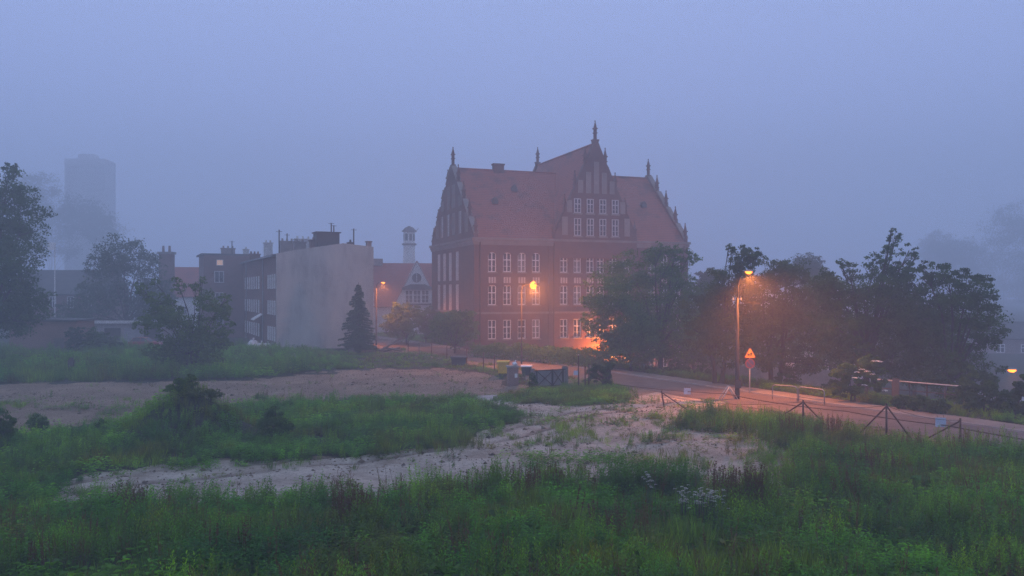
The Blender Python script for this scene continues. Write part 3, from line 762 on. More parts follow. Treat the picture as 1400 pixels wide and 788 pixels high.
b.build('lamp_box',M['white'],[o for o in COL.objects if o.name.startswith('street_lamp') and not o.name.endswith('pole')][-1])

# lantern by the school door behind the tree
wl=thing('wall_lantern','glowing orange wall lantern by the ground floor windows of the school','lantern',school_world(17.9,-.38,-.1),AL)
MB().box(-.05,.05,-.25,.38,-.04,.04).build('bracket',M['metal_dark'],wl)
MB().tube([(0,-.25,-.05),(0,-.25,-.12),(0,-.25,-.42)],[.1,.17,.12],8).build('lens',M['lamp'],wl,True)
MB().tube([(0,-.25,-.04),(0,-.25,.12)],[.22,.04],8).build('cap',M['metal_dark'],wl)
ld=bpy.data.lights.new('lamp_light','POINT'); ld.energy=6000; ld.color=(1,.25,.03); ld.shadow_soft_size=.12
lo=bpy.data.objects.new('bulb',ld); COL.objects.link(lo); lo.parent=wl; lo.location=(0,-.9,-.75)

# traffic sign: yellow warning triangle with children, no-parking disc below
p=G(1025,538); st=thing('traffic_sign','yellow triangular children warning sign above a round blue and red no parking disc','traffic sign',(p[0],p[1],0),R(4))
MB().tube([(0,0,-.2),(0,0,3.35)],.045,8).build('pole',M['white_dull'],st,True)
def rounded_tri(w,h,z0):
    c=[(-w/2,z0),(w/2,z0),(0,z0+h)]; out=[]
    for i in range(3):
        a=np.array(c[i]); pr=np.array(c[i-1]); nx_=np.array(c[(i+1)%3]); r=.10
        d1=(pr-a)/np.linalg.norm(pr-a); d2=(nx_-a)/np.linalg.norm(nx_-a)
        for s_ in (0,.5,1):
            q=a+ (d1*(1-s_)+d2*s_)*r*(1 if s_!=.5 else .75); out.append(tuple(q))
    return out
MB().prism(rounded_tri(.96,.84,2.62),-.085,-.06,'y').build('warning_border',M['sign_red'],st)
MB().prism(rounded_tri(.84,.73,2.66),-.0905,-.086,'y').build('warning_face',M['sign_yellow'],st)
fg=MB()
for cx,hh,lean in ((-.13,.23,1),(.08,.32,1)):
    zb=2.74; y0=-.096
    fg.prism([(cx+.03*math.cos(a)*hh*3.4,zb+hh+.03*math.sin(a)*hh*3.4) for a in np.linspace(0,2*math.pi,9)[:-1]],y0,y0+.004,'y')
    fg.prism([(cx-.045,zb+hh*.36),(cx+.04,zb+hh*.36),(cx+.05,zb+hh*.85),(cx-.04,zb+hh*.85)],y0,y0+.004,'y')
    fg.prism([(cx-.04,zb+hh*.36),(cx-.005,zb+hh*.36),(cx-.07,zb-.0),(cx-.11,zb+.0)],y0,y0+.004,'y')
    fg.prism([(cx+.005,zb+hh*.36),(cx+.04,zb+hh*.36),(cx+.10,zb+.02),(cx+.06,zb)],y0,y0+.004,'y')
    fg.prism([(cx-.04,zb+hh*.8),(cx-.03,zb+hh*.65),(cx-.12,zb+hh*.5),(cx-.14,zb+hh*.55)],y0,y0+.004,'y')
    fg.prism([(cx+.05,zb+hh*.8),(cx+.04,zb+hh*.65),(cx+.12,zb+hh*.52),(cx+.14,zb+hh*.58)],y0,y0+.004,'y')
fg.build('children_symbol',M['black'],st)
def disc(r,y0,y1,z,mat,name,n=24): MB().prism([(r*math.cos(a),z+r*math.sin(a)) for a in np.linspace(0,2*math.pi,n+1)[:-1]],y0,y1,'y').build(name,mat,st)
disc(.36,-.08,-.06,2.22,M['sign_red'],'disc_border'); disc(.28,-.086,-.081,2.22,M['sign_blue'],'disc_face')
sl=MB(); sl.add([(-.23,-.091,2.40),(-.18,-.091,2.45),(.23,-.091,2.04),(.18,-.091,1.99),(-.23,-.087,2.40),(-.18,-.087,2.45),(.23,-.087,2.04),(.18,-.087,1.99)],[(0,1,2,3),(4,7,6,5),(0,4,5,1),(1,5,6,2),(2,6,7,3),(3,7,4,0)])
sl.build('disc_slash',M['sign_red'],st)

# two bent pipe railings on the far footway
def railing(px0,px1,y0,y1,label):
    a=G(px0,y0); c=G(px1,y1); dx,dy=c[0]-a[0],c[1]-a[1]; l=math.hypot(dx,dy)
    t=thing('pipe_railing',label,'railing',(a[0],a[1],.10),math.atan2(dy,dx),'pipe railings on the footway')
    h=1.0; r=.22; pts=[(0,0,0),(0,0,h-r)]
    for k in range(1,5): an=R(90*k/5); pts.append((r-r*math.cos(an),0,h-r+r*math.sin(an)))
    pts+=[(r,0,h),(l-r,0,h)]
    for k in range(1,5): an=R(90*k/5); pts.append((l-r+r*math.sin(an),0,h-r+r*math.cos(an)))
    pts+=[(l,0,h-r),(l,0,0)]
    MB().tube(pts,.035,8).build('hoop',M['galv'],t,True)
    if px0>1080: MB().tube([(0.04,0,.32),(l-.04,0,.32)],.03,8).build('crossbar',M['galv'],t,True)
railing(1056,1090,548,551,'bent white pipe railing nearer the yellow triangular sign, without a crossbar')
railing(1092,1127,551,556,'bent white pipe railing with a low crossbar, behind the braced fence post')
# small folding A barrier
p=G(996,547); t=thing('trestle_barrier','small white A shaped trestle standing by the foot of the concrete lamp pole','barrier',(p[0],p[1],0),R(10))
for k in (-.25,.25):
    MB().tube([(-.62,k,0),(0,k*.6,.95)],.035,7).build('leg',M['white_dull'],t,True); MB().tube([(.62,k,0),(0,k*.6,.95)],.035,7).build('leg',M['white_dull'],t,True)
MB().tube([(0,-.2,.95),(0,.2,.95),],.04,7).build('top_bar',M['white_dull'],t,True)

# wire fence along the lot: braced steel posts, sagging cable
fn=thing('wire_fence','broken wire fence of rusty braced posts and a sagging cable along the street','fence',(0,0,0))
def post(px,yt,yb,braces=(),lean=0,par=None,r=.05):
    a=G(px,yb); d=a[1]; top=(a[0]+lean,d,Pd(px,yt,d)[2])
    MB().tube([(a[0],d,gz(a[0],d)-.3),top],r,7).build('post',M['rust'],par or fn,True)
    for bx,by in braces:
        q=G(bx,by); MB().tube([(top[0],top[1]-.02,top[2]-.12),(q[0],q[1],gz(q[0],q[1])-.1)],r*.8,6).build('brace',M['rust'],par or fn,True)
    return top
t1=post(909,534,559,[(950,566)],lean=-.22)
t2=post(1098,547,586,[(1060,572),(1130,580)])
t3=post(1212,552,606,[(1170,596),(1252,606)])
t4=post(1313,572,612,[(1262,600)])
def sag(a,b,z0,z1,s,r=.028):
    pts=[]
    for k in range(13):
        u=k/12; pts.append((a[0]+(b[0]-a[0])*u,a[1]+(b[1]-a[1])*u,z0+(z1-z0)*u-s*4*u*(1-u)))
    MB().tube(pts,r,6).build('cable',M['rust'],fn,True)
fp=lambda t:road_pt(-8.5,t)
sag(fp(28),fp(14.7),.16,.75,.1); sag(fp(14.7),fp(5),.75,.8,.12); sag(fp(5),fp(-1),.8,.85,.06); sag(fp(-1),fp(-12),.85,.8,.1)
sag(t1,t2,t1[2]-.3,t2[2]-.1,.35,.012); sag(t2,t3,t2[2]-.1,t3[2]-.1,.2,.012); sag(t3,t4,t3[2]-.1,t4[2]-.1,.2,.012)
lf=thing('post_fence','row of thin dark steel fence posts along the street left of the bins','fence',(0,0,0))
for px,yt,yb in ((558,466,482),(573,469,485),(590,470,487),(611,473,491),(638,477,496),(661,482,505),(676,486,508)): post(px,yt,yb,par=lf,r=.055)
for z in (.5,1.2):
    pts=[(G(px,yb)[0],G(px,yb)[1],z) for px,yt,yb in ((558,466,482),(573,469,485),(590,470,487),(611,473,491),(638,477,496),(661,482,505),(676,486,508))]
    MB().tube(pts,.012,5).build('wire',M['rust'],lf)
# pale square plates hung on the cable
def plate(pt,z,s,label):
    t=thing('sign_plate',label,'sign plate',(pt[0],pt[1]-.06,z),R(-10),'pale plates hung on the cable')
    MB().box(-s/2,s/2,-.012,.012,-s*.46,s*.46).build('board',M['plate'],t)
    MB().tube([(-s*.3,0,s*.45),(-s*.3,.06,s*.46+.12)],.01,5).build('hanger',M['rust'],t); MB().tube([(s*.3,0,s*.45),(s*.3,.06,s*.46+.12)],.01,5).build('hanger',M['rust'],t)
plate(fp(33.3),.58,.42,'small pale plate on the fence between the gate and the single thin post')
plate(fp(18.7),.52,.48,'dull pale plate hung on the cable right of the leaning fence post')
plate(fp(-.73),.97,.50,'pale blue square plate, the clearest, right of the farthest right braced post')

# single posts near the gate
def lone(px,yt,yb,label,r=.05,cap=False):
    a=G(px,yb); t=thing('steel_post',label,'post',(a[0],a[1],gz(a[0],a[1])),0,'loose posts by the gate')
    h=Pd(px,yt,a[1])[2]-gz(a[0],a[1]); MB().tube([(0,0,-.3),(0,0,h)],r,8).build('shaft',M['rust'],t,True)
    MB().tube([(0,0,h),(0,0,h+.08)],[r*1.3,r*.6],8).build('cap',M['white_dull'] if cap else M['rust'],t,True)
lone(791,486,531,'tall thin rusty post with a pale cap right of the sheet gate',cap=True)
lone(800,502,532,'shorter of the two close posts beside the tall pale capped one'); lone(805,499,532,'taller of the two close posts, next to the ivy covered stump')

# gate leaf with crossed braces and its two posts
a=G(728,530); c=G(775,527); dx,dy=c[0]-a[0],c[1]-a[1]; l=math.hypot(dx,dy)
gt=thing('sheet_gate','closed grey sheet gate with dark crossed braces at the lot entrance','gate',(a[0],a[1],gz(a[0],a[1])),math.atan2(dy,dx))
h=1.42
MB().box(.12,l-.12,0.0,.03,.06,h-.05).build('sheet',M['gate_board'],gt)
for u in (-.06,l-.14): MB().box(u,u+.2,-.1,.1,-.3,h+.12).build('gate_post',M['stone'],gt)
fr=MB()
for z in (.06,h-.1): fr.box(.14,l-.14,-.05,-.002,z,z+.07)
for u in (.30,l*.55,l*.86): fr.box(u,u+.13,-.06,-.003,.05,h)
fr.build('frame',M['metal_dark'],gt)
xb=MB()
def bar(u0,z0,u1,z1,y): xb.tube([(u0,y,z0),(u1,y,z1)],.035,6)
bar(.4,.15,l*.55,h-.15,-.09); bar(.4,h-.15,l*.55,.15,-.16); bar(l*.58,.15,l*.86,h-.15,-.09); bar(l*.58,h-.15,l*.86,.15,-.16)
xb.build('cross_brace',M['rust'],gt)
MB().box(l*.86,l-.05,-.03,.06,-.1,h+.18).build('end_panel',M['stone'],gt)

# brick gate pillar with a notice and a white bag on it, bins behind
a=G(701,526); h=Pd(700,500,a[1])[2]-gz(a[0],a[1])
gp=thing('gate_pillar','stubby brick gate pillar with a small pale notice','pillar',(a[0],a[1],gz(a[0],a[1])),R(8))
MB().box(-.42,.42,-.4,.4,-.3,h-.12).build('shaft',M['brick_post'],gp); MB().box(-.5,.5,-.48,.48,h-.118,h).build('cap',M['concrete'],gp)
MB().box(.1,.32,-.425,-.404,h*.42,h*.62).build('notice',M['white'],gp)
def blob_mesh(name,c,r,mat,seed,par=None,flat=.7):
    bm=MB(); n,mm=12,7; rr=random.Random(seed); ph=[rr.random()*6 for _ in range(4)]
    for i in range(mm+1):
        th=math.pi*i/mm
        for k in range(n):
            an=2*math.pi*k/n; q=r*(1+.18*math.sin(3*an+ph[0])*math.sin(2*th+ph[1])+.12*math.sin(5*an+ph[2]+3*th))
            bm.v.append((c[0]+q*math.sin(th)*math.cos(an),c[1]+q*math.sin(th)*math.sin(an),c[2]+flat*q*math.cos(th)))
    for i in range(mm):
        for k in range(n): bm.f.append((i*n+k,i*n+(k+1)%n,(i+1)*n+(k+1)%n,(i+1)*n+k))
    return bm.build(name,mat,par,True)
def bag(px,y,r,label,z=None,grp='white rubbish bags'):
    a=G(px,y); zz=gz(a[0],a[1]) if z is None else z
    t=thing('plastic_bag',label,'bag',(a[0],a[1],zz),0,grp)
    blob_mesh('body',(0,0,r*.6),r,M['plastic_bag'],int(px),t); MB().tube([(0,0,r*1.2),(.03,0,r*1.45),(.08,.02,r*1.75)],[r*.18,r*.09,r*.2],7).build('knot',M['plastic_bag'],t,True)
a=G(703,526); t=thing('plastic_bag','white bag lying on top of the brick gate pillar','bag',(a[0]+.05,a[1],gz(a[0],a[1])+h),0,'white rubbish bags')
blob_mesh('body',(0,0,.13),.2,M['plastic_bag'],3,t); MB().tube([(0,0,.26),(.03,0,.33),(.09,.02,.42)],[.05,.03,.06],7).build('knot',M['plastic_bag'],t,True)
bag(346,477,.8,'white rubbish bag at the left end of the heap below the tenement windows'); bag(357,478.5,.7,'greyish white bag in the middle of the heap below the tenement windows')
bag(366,477,.6,'white bag nearest the blank gable wall in the heap'); bag(401,492,.42,'torn white bag lying in the grass in front of the blank gable wall')

def bin_(px,yb,w,h,body,lid,label,kind,d=None):
    a=G(px,yb); t=thing('waste_bin',label,'bin',(a[0],a[1],gz(a[0],a[1])+.0),R(-8),'bins beside the gate')
    b=MB(); tp=.84
    b.add([(-w/2*tp,-.42*tp,.12),(w/2*tp,-.42*tp,.12),(w/2*tp,.42*tp,.12),(-w/2*tp,.42*tp,.12),(-w/2,-.42,h*.86),(w/2,-.42,h*.86),(w/2,.42,h*.86),(-w/2,.42,h*.86)],
        [(0,3,2,1),(0,1,5,4),(1,2,6,5),(2,3,7,6),(3,0,4,7)]); b.build('body',body,t)
    l=MB()
    prof=[(-.5,h*.86),(.48,h*.86),(.48,h*.92),(.2,h*1.0),(-.3,h*1.0),(-.5,h*.92)]
    l.prism(prof,-w/2-.06,w/2+.06,'x'); l.build('lid',lid,t)
    for sx in (-1,1):
        for sy in (-1,1): MB().tube([(sx*w*.34-.03,sy*.26,.08),(sx*w*.34+.03,sy*.26,.08)],.08,10).build('wheel',M['rubber'],t)
bin_(688.5,515,1.0,1.25,M['yellow'],M['yellow'],'bright yellow waste bin left of the brick gate pillar','y')
bin_(720,516,.85,1.0,M['dark_plastic'],M['white'],'dark waste bin with a white lid between the brick pillar and the gate','w')
bin_(628,500,1.6,1.0,M['dark_plastic'],M['dark_plastic'],'wide black waste bin left of the yellow one, low behind the weeds','d')

# stump, slab, debris
def slab(px,y,w,dd,label,rz,mat):
    a=G(px,y); t=MB(); t.prism([(-w/2,-dd/2),(w/2*.9,-dd/2*1.1),(w/2,dd/2),(-w/2*.85,dd/2*.9)],-.1,.14,'z')
    o=t.build('concrete_slab',mat); o.location=(a[0],a[1],gz(a[0],a[1])); o.rotation_euler=(R(4),R(-3),rz); tag(o,label,'slab')
slab(662,547,1.5,2.0,'pale broken concrete slab lying on the sand in front of the gate',R(-12),M['concrete'])
a=G(97,514); t=thing('wooden_stump','dark rotten post stump sticking out of the weeds at the left','stump',(a[0],a[1],gz(a[0],a[1])),0)
MB().tube([(0,0,-.2),(.02,0,.6),(-.03,.02,1.25),(.05,0,1.5)],[.3,.26,.28,.12],9).build('shaft',M['bark'],t,True)
MB().tube([(0,0,.8),(.25,-.1,1.1)],[.09,.05],6).build('branch_stub',M['bark'],t,True)
# heap of beams by the lamp corner
a=G(540,482); t=thing('beam_heap','heap of dark beams and a leaning plank beside the corner lamp','timber heap',(a[0],a[1],0),0)
for k,(p0,p1) in enumerate((((-2.2,0,0),(-.2,.1,.5)),((-1.8,.5,.05),(.6,.6,.55)),((-2,-.2,.1),(.9,.3,1.9)),((-1.5,.2,.6),(.9,-.2,.2)))): MB().tube([p0,p1],.12,4).build('beam',M['wood'],t)

# ------------------------------------------------------------------ vehicles
def car(label, loc, rz, paint, lights=False, group='cars parked by the lot'):
    t=thing('parked_car',label,'car',loc,rz,group)
    # side profile x (length 4.1) z ; rear at 0
    body=[(0,.35),(0,.78),(.08,.92),(.75,.98),(2.95,.93),(3.75,.82),(4.05,.66),(4.1,.38),(3.9,.25),(3.55,.24),(3.45,.42),(3.2,.55),(2.95,.42),(2.85,.24),(1.25,.24),(1.15,.42),(.9,.55),(.65,.42),(.55,.24),(.2,.25)]
    def shell(poly,hw,tuck,mat,name):
        b=MB(); n=len(poly); lay=[]
        for y,s in ((-hw,0),(-hw*.93,1),(hw*.93,1),(hw,0)):
            for (x,z) in poly:
                lay.append((x+(0 if s else (.04 if x<2 else -.04)),y,z-(0 if s else tuck*(z>.6))))
        fs=[]
        for i in range(3):
            for k in range(n): fs.append((i*n+k,i*n+(k+1)%n,(i+1)*n+(k+1)%n,(i+1)*n+k))
        fs.append(tuple(range(n))); fs.append(tuple(3*n+k for k in range(n))[::-1])
        b.add(lay,fs); return b.build(name,mat,t)
    shell(body,.84,.05,paint,'body')
    cab=[(.30,.96),(.62,1.38),(1.0,1.46),(2.05,1.44),(2.9,.94)]
    b=MB(); n=len(cab); vs=[]
    for hw,s in ((.80,0),(.62,1),):
        pass
    vs=[(x,-(.80-.18*(z-.95)/.5),z) for x,z in cab]+[(x,(.80-.18*(z-.95)/.5),z) for x,z in cab]
    b.add(vs,[tuple(range(n)),tuple(range(n,2*n))[::-1]]+[(k,k+1,n+k+1,n+k) for k in range(n-1)]); b.build('cabin_glass',M['glass'],t)
    rf=MB(); rf.prism([(.66,1.395),(1.0,1.475),(2.05,1.455),(2.2,1.39),(2.1,1.45),(1.0,1.495),(.7,1.43)],-.64,.64,'y'); rf.build('roof',paint,t)
    pl=MB()
    for s in (-1,1):
        for x0,z0,x1,z1 in ((.32,.95,.66,1.4),(1.55,.95,1.6,1.44),(2.88,.93,2.08,1.44)):
            pl.tube([(x0,s*(.81-.18*(z0-.95)/.5),z0),(x1,s*(.81-.18*(z1-.95)/.5),z1)],.035,5)
    pl.build('window_pillar',paint,t)
    for x in (.9,3.2):
        for s in (-1,1):
            w=MB(); w.tube([(x,s*.70,.30),(x,s*.86,.30)],.30,16); wo=w.build('wheel',M['rubber'],t)
            MB().tube([(x,s*.855,.30),(x,s*.875,.30)],.18,10).build('rim',M['galv'],wo)
    for s in (-1,1):
        MB().cbox((4.03,s*.62,.64),(.12,.3,.14)).build('headlight',M['lamp_white'] if lights else M['white'],t)
        MB().cbox((.04,s*.68,.78),(.12,.2,.2)).build('tail_light',M['sign_red'],t)
        MB().cbox((2.6,s*.93,.98),(.12,.16,.12)).build('mirror',paint,t)
    MB().cbox((4.09,0,.45),(.1,1.3,.14)).build('bumper',M['dark_plastic'],t); MB().cbox((0,0,.48),(.1,1.4,.16)).build('bumper',M['dark_plastic'],t)
    return t
p=G(178,477); car('red hatchback parked beyond the weeds at the left',(p[0],p[1],.05),R(4),M['red_car'])
p=G(148,476); car('dark car with a pale glint parked left of the red hatchback',(p[0]-1.5,p[1]+.5,.05),R(-14),M['dark_car'])
p=Pd(1372,462,165); car('far car with bright white headlights on the slope at the far right',(p[0]+4,165,p[2]-.75),R(200),M['silver_car'],True)
o=[x for x in COL.objects if x.get('label','').startswith('far car')][0]; o['group']='cars on the far slope'; o.rotation_euler.z=R(-84); o.location=(p[0]+2,170,gz(p[0]+2,170)+.02)

# ------------------------------------------------------------------ trees
def leaf_quads(P, size, up=.35, asp=.55, r=rng):
    """diamond leaves, one folded quad each, at points P"""
    n=len(P); d=r.normal(size=(n,3)); d/=np.linalg.norm(d,axis=1)[:,None]
    nr=r.normal(size=(n,3)); nr[:,2]=np.abs(nr[:,2])+up; nr-=d*(nr*d).sum(1)[:,None]; nr/=(np.linalg.norm(nr,axis=1)[:,None]+1e-9)
    sd=np.cross(d,nr); L=(size*r.uniform(.6,1.4,n))[:,None] if np.ndim(size)==0 else (size*r.uniform(.7,1.3,n))[:,None]
    v=np.stack([P-d*L*.5, P+sd*L*asp*.5+nr*L*.08, P+d*L*.5-nr*L*.05, P-sd*L*asp*.5+nr*L*.08],1)
    return v.reshape(-1,3), np.arange(4*n).reshape(n,4)
PAL={'dark':((.024,.060,.016),(.056,.115,.028)),'mid':((.034,.088,.018),(.078,.160,.03)),'yellow':((.05,.10,.018),(.10,.17,.035)),
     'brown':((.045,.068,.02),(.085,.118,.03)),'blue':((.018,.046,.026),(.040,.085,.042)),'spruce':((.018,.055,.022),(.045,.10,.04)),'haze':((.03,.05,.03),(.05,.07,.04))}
def tint(n, pal, groups=None, r=rng):
    a,b=np.array(PAL[pal][0]),np.array(PAL[pal][1])
    u=r.random(n) if groups is None else np.clip(groups+r.normal(0,.18,n),0,1)
    c=a+(b-a)*u[:,None]; c*= r.uniform(.8,1.2,n)[:,None]; return c
def tree(name,label,cat,base_px,d,blobs,nleaf,lsize,pal,group,trunk_r=.22,ratio=1.0,clump=.34,limbs=True,stems=1,depth=1.0,base_z=None,sparse=.55):
    bx=(base_px-700)/F*d; bz=gz(bx,d) if base_z is None else base_z
    t=thing(name,label,cat,(bx,d,bz),0,group)
    B=[]
    for i,(x,y,r_) in enumerate(blobs):
        rr=r_*d/F; off=(0 if r_*d/F<1.0 else rng.uniform(-1,1)*rr*.9)*depth
        p=Pd(x,y,d); B.append((np.array((p[0]-bx,off,p[2]-bz)),rr))
    # crown bulk in depth: extra blobs behind and in front
    big=[b for b in B if b[1]>.9]
    for c,rr in big:
        s=rng.choice((-1,1)); B.append((c+np.array((rng.uniform(-.3,.3)*rr,s*rr*1.2*depth,-.2*rr)),rr*.8))
    nleaf=int(nleaf*1.5); lsize*=.88
    vol=np.array([rr**2.1 for _,rr in B]); cnt=np.maximum((nleaf*vol/vol.sum()).astype(int),20)
    Ps=[];U=[]
    for (c,rr),k in zip(B,cnt):
        ns=min(max(15,int(sparse*30*(rr**1.1))),64)
        sd_=rng.normal(size=(ns,3)); sd_/=np.linalg.norm(sd_,axis=1)[:,None]
        sc=c+sd_*(rr*rng.uniform(.25,1.0,ns)**.6)[:,None]*np.array((1,1,.92)); sr=rr*clump*rng.uniform(.55,1.35,ns)
        pick=rng.integers(0,ns,k); q=rng.normal(size=(k,3)); q/=np.linalg.norm(q,axis=1)[:,None]
        q*= (rng.random(k)**.45)[:,None]; q[:,2]*=.62
        Ps.append(sc[pick]+q*sr[pick][:,None]); U.append(rng.random(ns)[pick])
    P=np.concatenate(Ps); u=np.concatenate(U); ok=P[:,2]>.15; P=P[ok]; u=u[ok]
    v,f=leaf_quads(P,lsize); c=np.repeat(tint(len(P),pal,u),4,0)
    mesh_np('crown',v,f,c,M['leaf'],t)
    # trunk and limbs
    tb_=MB(); cz=np.array([b[0] for b in B]); top=cz[:,2].max(); low=min(b[0][2]-b[1] for b in B)
    fork=max(low*.7,top*.22)
    for s in range(stems):
        sx=0 if stems==1 else (s-(stems-1)/2)*trunk_r*3
        mid_=np.array((sx*1.6+rng.uniform(-.1,.1),rng.uniform(-.1,.1),fork))
        tb_.tube([(sx,0,-.3),(sx,0,.15),(sx*1.3+rng.uniform(-.08,.08),0,fork*.55),tuple(mid_)],[trunk_r*1.35,trunk_r,trunk_r*.85,trunk_r*.72],9)
        if limbs:
            mine=[b for i,b in enumerate(B[:len(blobs)]) if i%stems==s]
            for c_,rr in mine:
                a=np.array(c_); m1=mid_+(a-mid_)*.5+np.array((rng.uniform(-.2,.2),rng.uniform(-.2,.2),.25*abs(a[2]-mid_[2])*.4))
                r0=trunk_r*.5
                tb_.tube([tuple(mid_-np.array((0,0,.15))),tuple(m1),tuple(a)],[r0,r0*.55,.025],6)
                for _ in range(3):
                    dd=rng.normal(size=3); dd/=np.linalg.norm(dd); tb_.tube([tuple(m1+(a-m1)*.6),tuple(a+dd*rr*.8)],[r0*.3,.012],4,False)
    tb_.build('trunk',M['bark'],t,True)
    return t
GT='trees along the street'
tree('tree','huge dark leafy tree cut by the left edge of the view','tree',-14,84,[(0,258,34),(22,298,32),(-28,330,52),(26,350,30),(18,400,36),(-24,420,45),(38,376,20),(14,438,26),(8,232,14),(-50,380,50)],26000,.30,'dark',GT,.4)
tree('tree','rounded tree fading into the fog behind the garage row','tree',172,128,[(172,345,30),(196,358,24),(150,364,26),(170,398,44),(208,392,22),(130,408,30),(192,428,32),(120,436,26),(100,425,20)],12000,.42,'blue','trees in the fog',.3)
tree('sapling','young many stemmed tree with upright leafy sprays in front of the tenement','tree',262,78,[(199,402,13),(190,392,7),(212,386,7),(222,414,17),(246,394,11),(240,382,6),(240,430,22),(268,393,9),(277,383,6),(280,412,16),(297,424,17),(308,408,8),(214,440,18),(260,455,28),(291,460,22),(240,482,20),(295,485,15),(311,442,10),(225,470,14),(275,490,14),(250,494,15),(222,488,13),(290,498,12),(205,478,11),(306,470,12)],14000,.26,'yellow','young trees on the lot',.11,stems=3,clump=.4)
tree('shrub','dark rounded shrub under the garage roof edge','shrub',135,100,[(132,462,17),(122,470,14),(146,468,13)],3500,.25,'dark','shrubs at the left edge of the lot',.06,stems=3)
tree('shrub','dark pointed shrub beside the brick shed','shrub',106,99,[(105,455,11),(104,470,15)],2500,.25,'blue','shrubs at the left edge of the lot',.06,stems=2)
tree('tree','small leafy street tree glowing orange in front of the white house','tree',556,121,[(552,426,15),(540,436,16),(563,440,15),(550,450,18),(572,428,11),(532,450,12)],7000,.3,'yellow',GT,.14)
tree('tree','bushy tree against the left end of the school','tree',622,103,[(612,440,20),(634,436,18),(598,442,14),(622,456,22),(600,458,14),(642,454,14)],9000,.28,'mid',GT,.16)
tree('tree','slim dark tree between the white house and the school','tree',582,124,[(588,430,12),(580,442,14),(590,452,14)],3500,.3,'brown',GT,.12)
tree('tree','broad green tree covering the right end of the school front','tree',903,82,[(832,398,36),(868,374,38),(905,368,34),(930,392,26),(941,352,13),(922,345,14),(850,440,44),(898,430,46),(934,440,30),(815,436,22),(872,468,36),(828,470,24),(920,474,30),(806,410,14),(895,345,16)],30000,.25,'mid',GT,.27)
tree('tree','slender trunked tree under the broad green one near the lit doorway','tree',862,80,[(860,462,22),(845,478,18),(880,480,20),(862,440,22)],5000,.24,'mid',GT,.12)
tree('tree','rusty green tree with tall sprigs right behind the concrete lamp pole','tree',982,68.5,[(1018,352,19),(1000,343,8),(997,337,5),(1034,350,13),(1012,366,16),(988,388,26),(960,424,26),(1008,420,40),(962,462,28),(1002,470,34),(1022,385,26),(948,450,14),(1030,455,24),(985,440,30)],24000,.22,'brown',GT,.2,stems=2,depth=.6)
tree('tree','rounded rusty green tree between the triangular sign and the railings','tree',1060,70,[(1058,376,25),(1088,372,24),(1040,400,28),(1080,410,38),(1116,402,25),(1052,446,36),(1098,446,36),(1040,482,28),(1084,490,28),(1112,500,15),(1122,440,20),(1075,366,12)],24000,.22,'brown',GT,.22,stems=2,depth=.7)
tree('tree','tallest dark tree with ragged sprigs on top, right of the railings','tree',1186,64,[(1225,327,12),(1220,316,6),(1214,346,15),(1243,342,11),(1252,352,7),(1194,362,16),(1160,366,13),(1150,360,8),(1230,366,18),(1180,392,32),(1224,384,32),(1158,428,32),(1140,398,28),(1130,440,30),(1126,384,20),(1142,470,24),(1208,430,42),(1200,476,42),(1160,478,26),(1238,488,36)],28000,.21,'dark',GT,.26)
tree('tree','wide dark tree at the right end of the tree row','tree',1298,61,[(1264,368,16),(1290,378,24),(1328,384,20),(1270,420,42),(1320,420,40),(1350,412,20),(1300,468,48),(1342,458,25),(1280,508,34),(1330,500,28),(1258,455,25),(1358,440,12)],26000,.21,'dark',GT,.26)
tree('tree','dark broad tree set back behind the railings, between the rusty and the dark trees','tree',1112,90,[(1130,402,32),(1092,420,34),(1140,446,34),(1108,466,34),(1075,470,26),(1150,482,24),(1125,496,22),(1060,440,28)],16000,.27,'mid',GT,.25)
tree('tree','dark tree set back between the school tree and the concrete lamp pole','tree',948,88,[(945,420,24),(958,400,20),(962,440,28),(940,455,24),(960,478,26),(938,484,20),(972,500,18)],11000,.26,'dark',GT,.2)
tree('tree','dark tree set back behind the two biggest right hand trees','tree',1250,84,[(1240,420,36),(1270,460,40),(1225,460,34),(1300,440,34),(1255,500,34),(1310,490,30),(1210,500,28),(1335,440,26)],16000,.26,'dark',GT,.25)
tree('tree','faint tree top showing in the fog above the street trees','tree',1106,135,[(1105,362,19),(1095,372,16),(1120,374,16),(1105,390,28)],6000,.45,'haze','trees in the fog',.25)
tree('tree','faint low tree in the fog right of the school','tree',968,130,[(965,380,14),(982,376,12),(955,392,16),(975,400,22)],5000,.45,'haze','trees in the fog',.25)
for (bx,bl,lab) in ((1295,[(1290,335,25),(1310,345,22),(1275,350,22),(1300,370,35)],'very faint tree in the fog behind the right end of the row'),
        (1372,[(1370,312,30),(1395,300,30),(1350,345,28),(1385,350,40),(1370,390,40)],'biggest of the faint trees in the fog at the far right'),
        (1440,[(1430,320,36),(1450,360,40),(1415,390,36)],'faint foggy tree cut off by the right edge'),
        (70,[(62,262,28),(84,285,34),(48,292,26),(110,300,34),(140,312,26),(70,325,34)],'faint wide tree in the fog at the foot of the tower block')):
    tree('tree',lab,'tree',bx,480 if bx>900 else 400,bl,13000,1.1,'haze','trees in the fog',.35)
tree('elder_bush','elder bush with cream flower heads beside the street','bush',1166,57,[(1150,508,17),(1178,503,18),(1198,522,14),(1164,528,18),(1190,494,12),(1146,530,12),(1206,508,8)],9000,.17,'mid','bushes along the far footway',.07,stems=2)
eb=[o for o in COL.objects if o.name.startswith('elder_bush')][0]
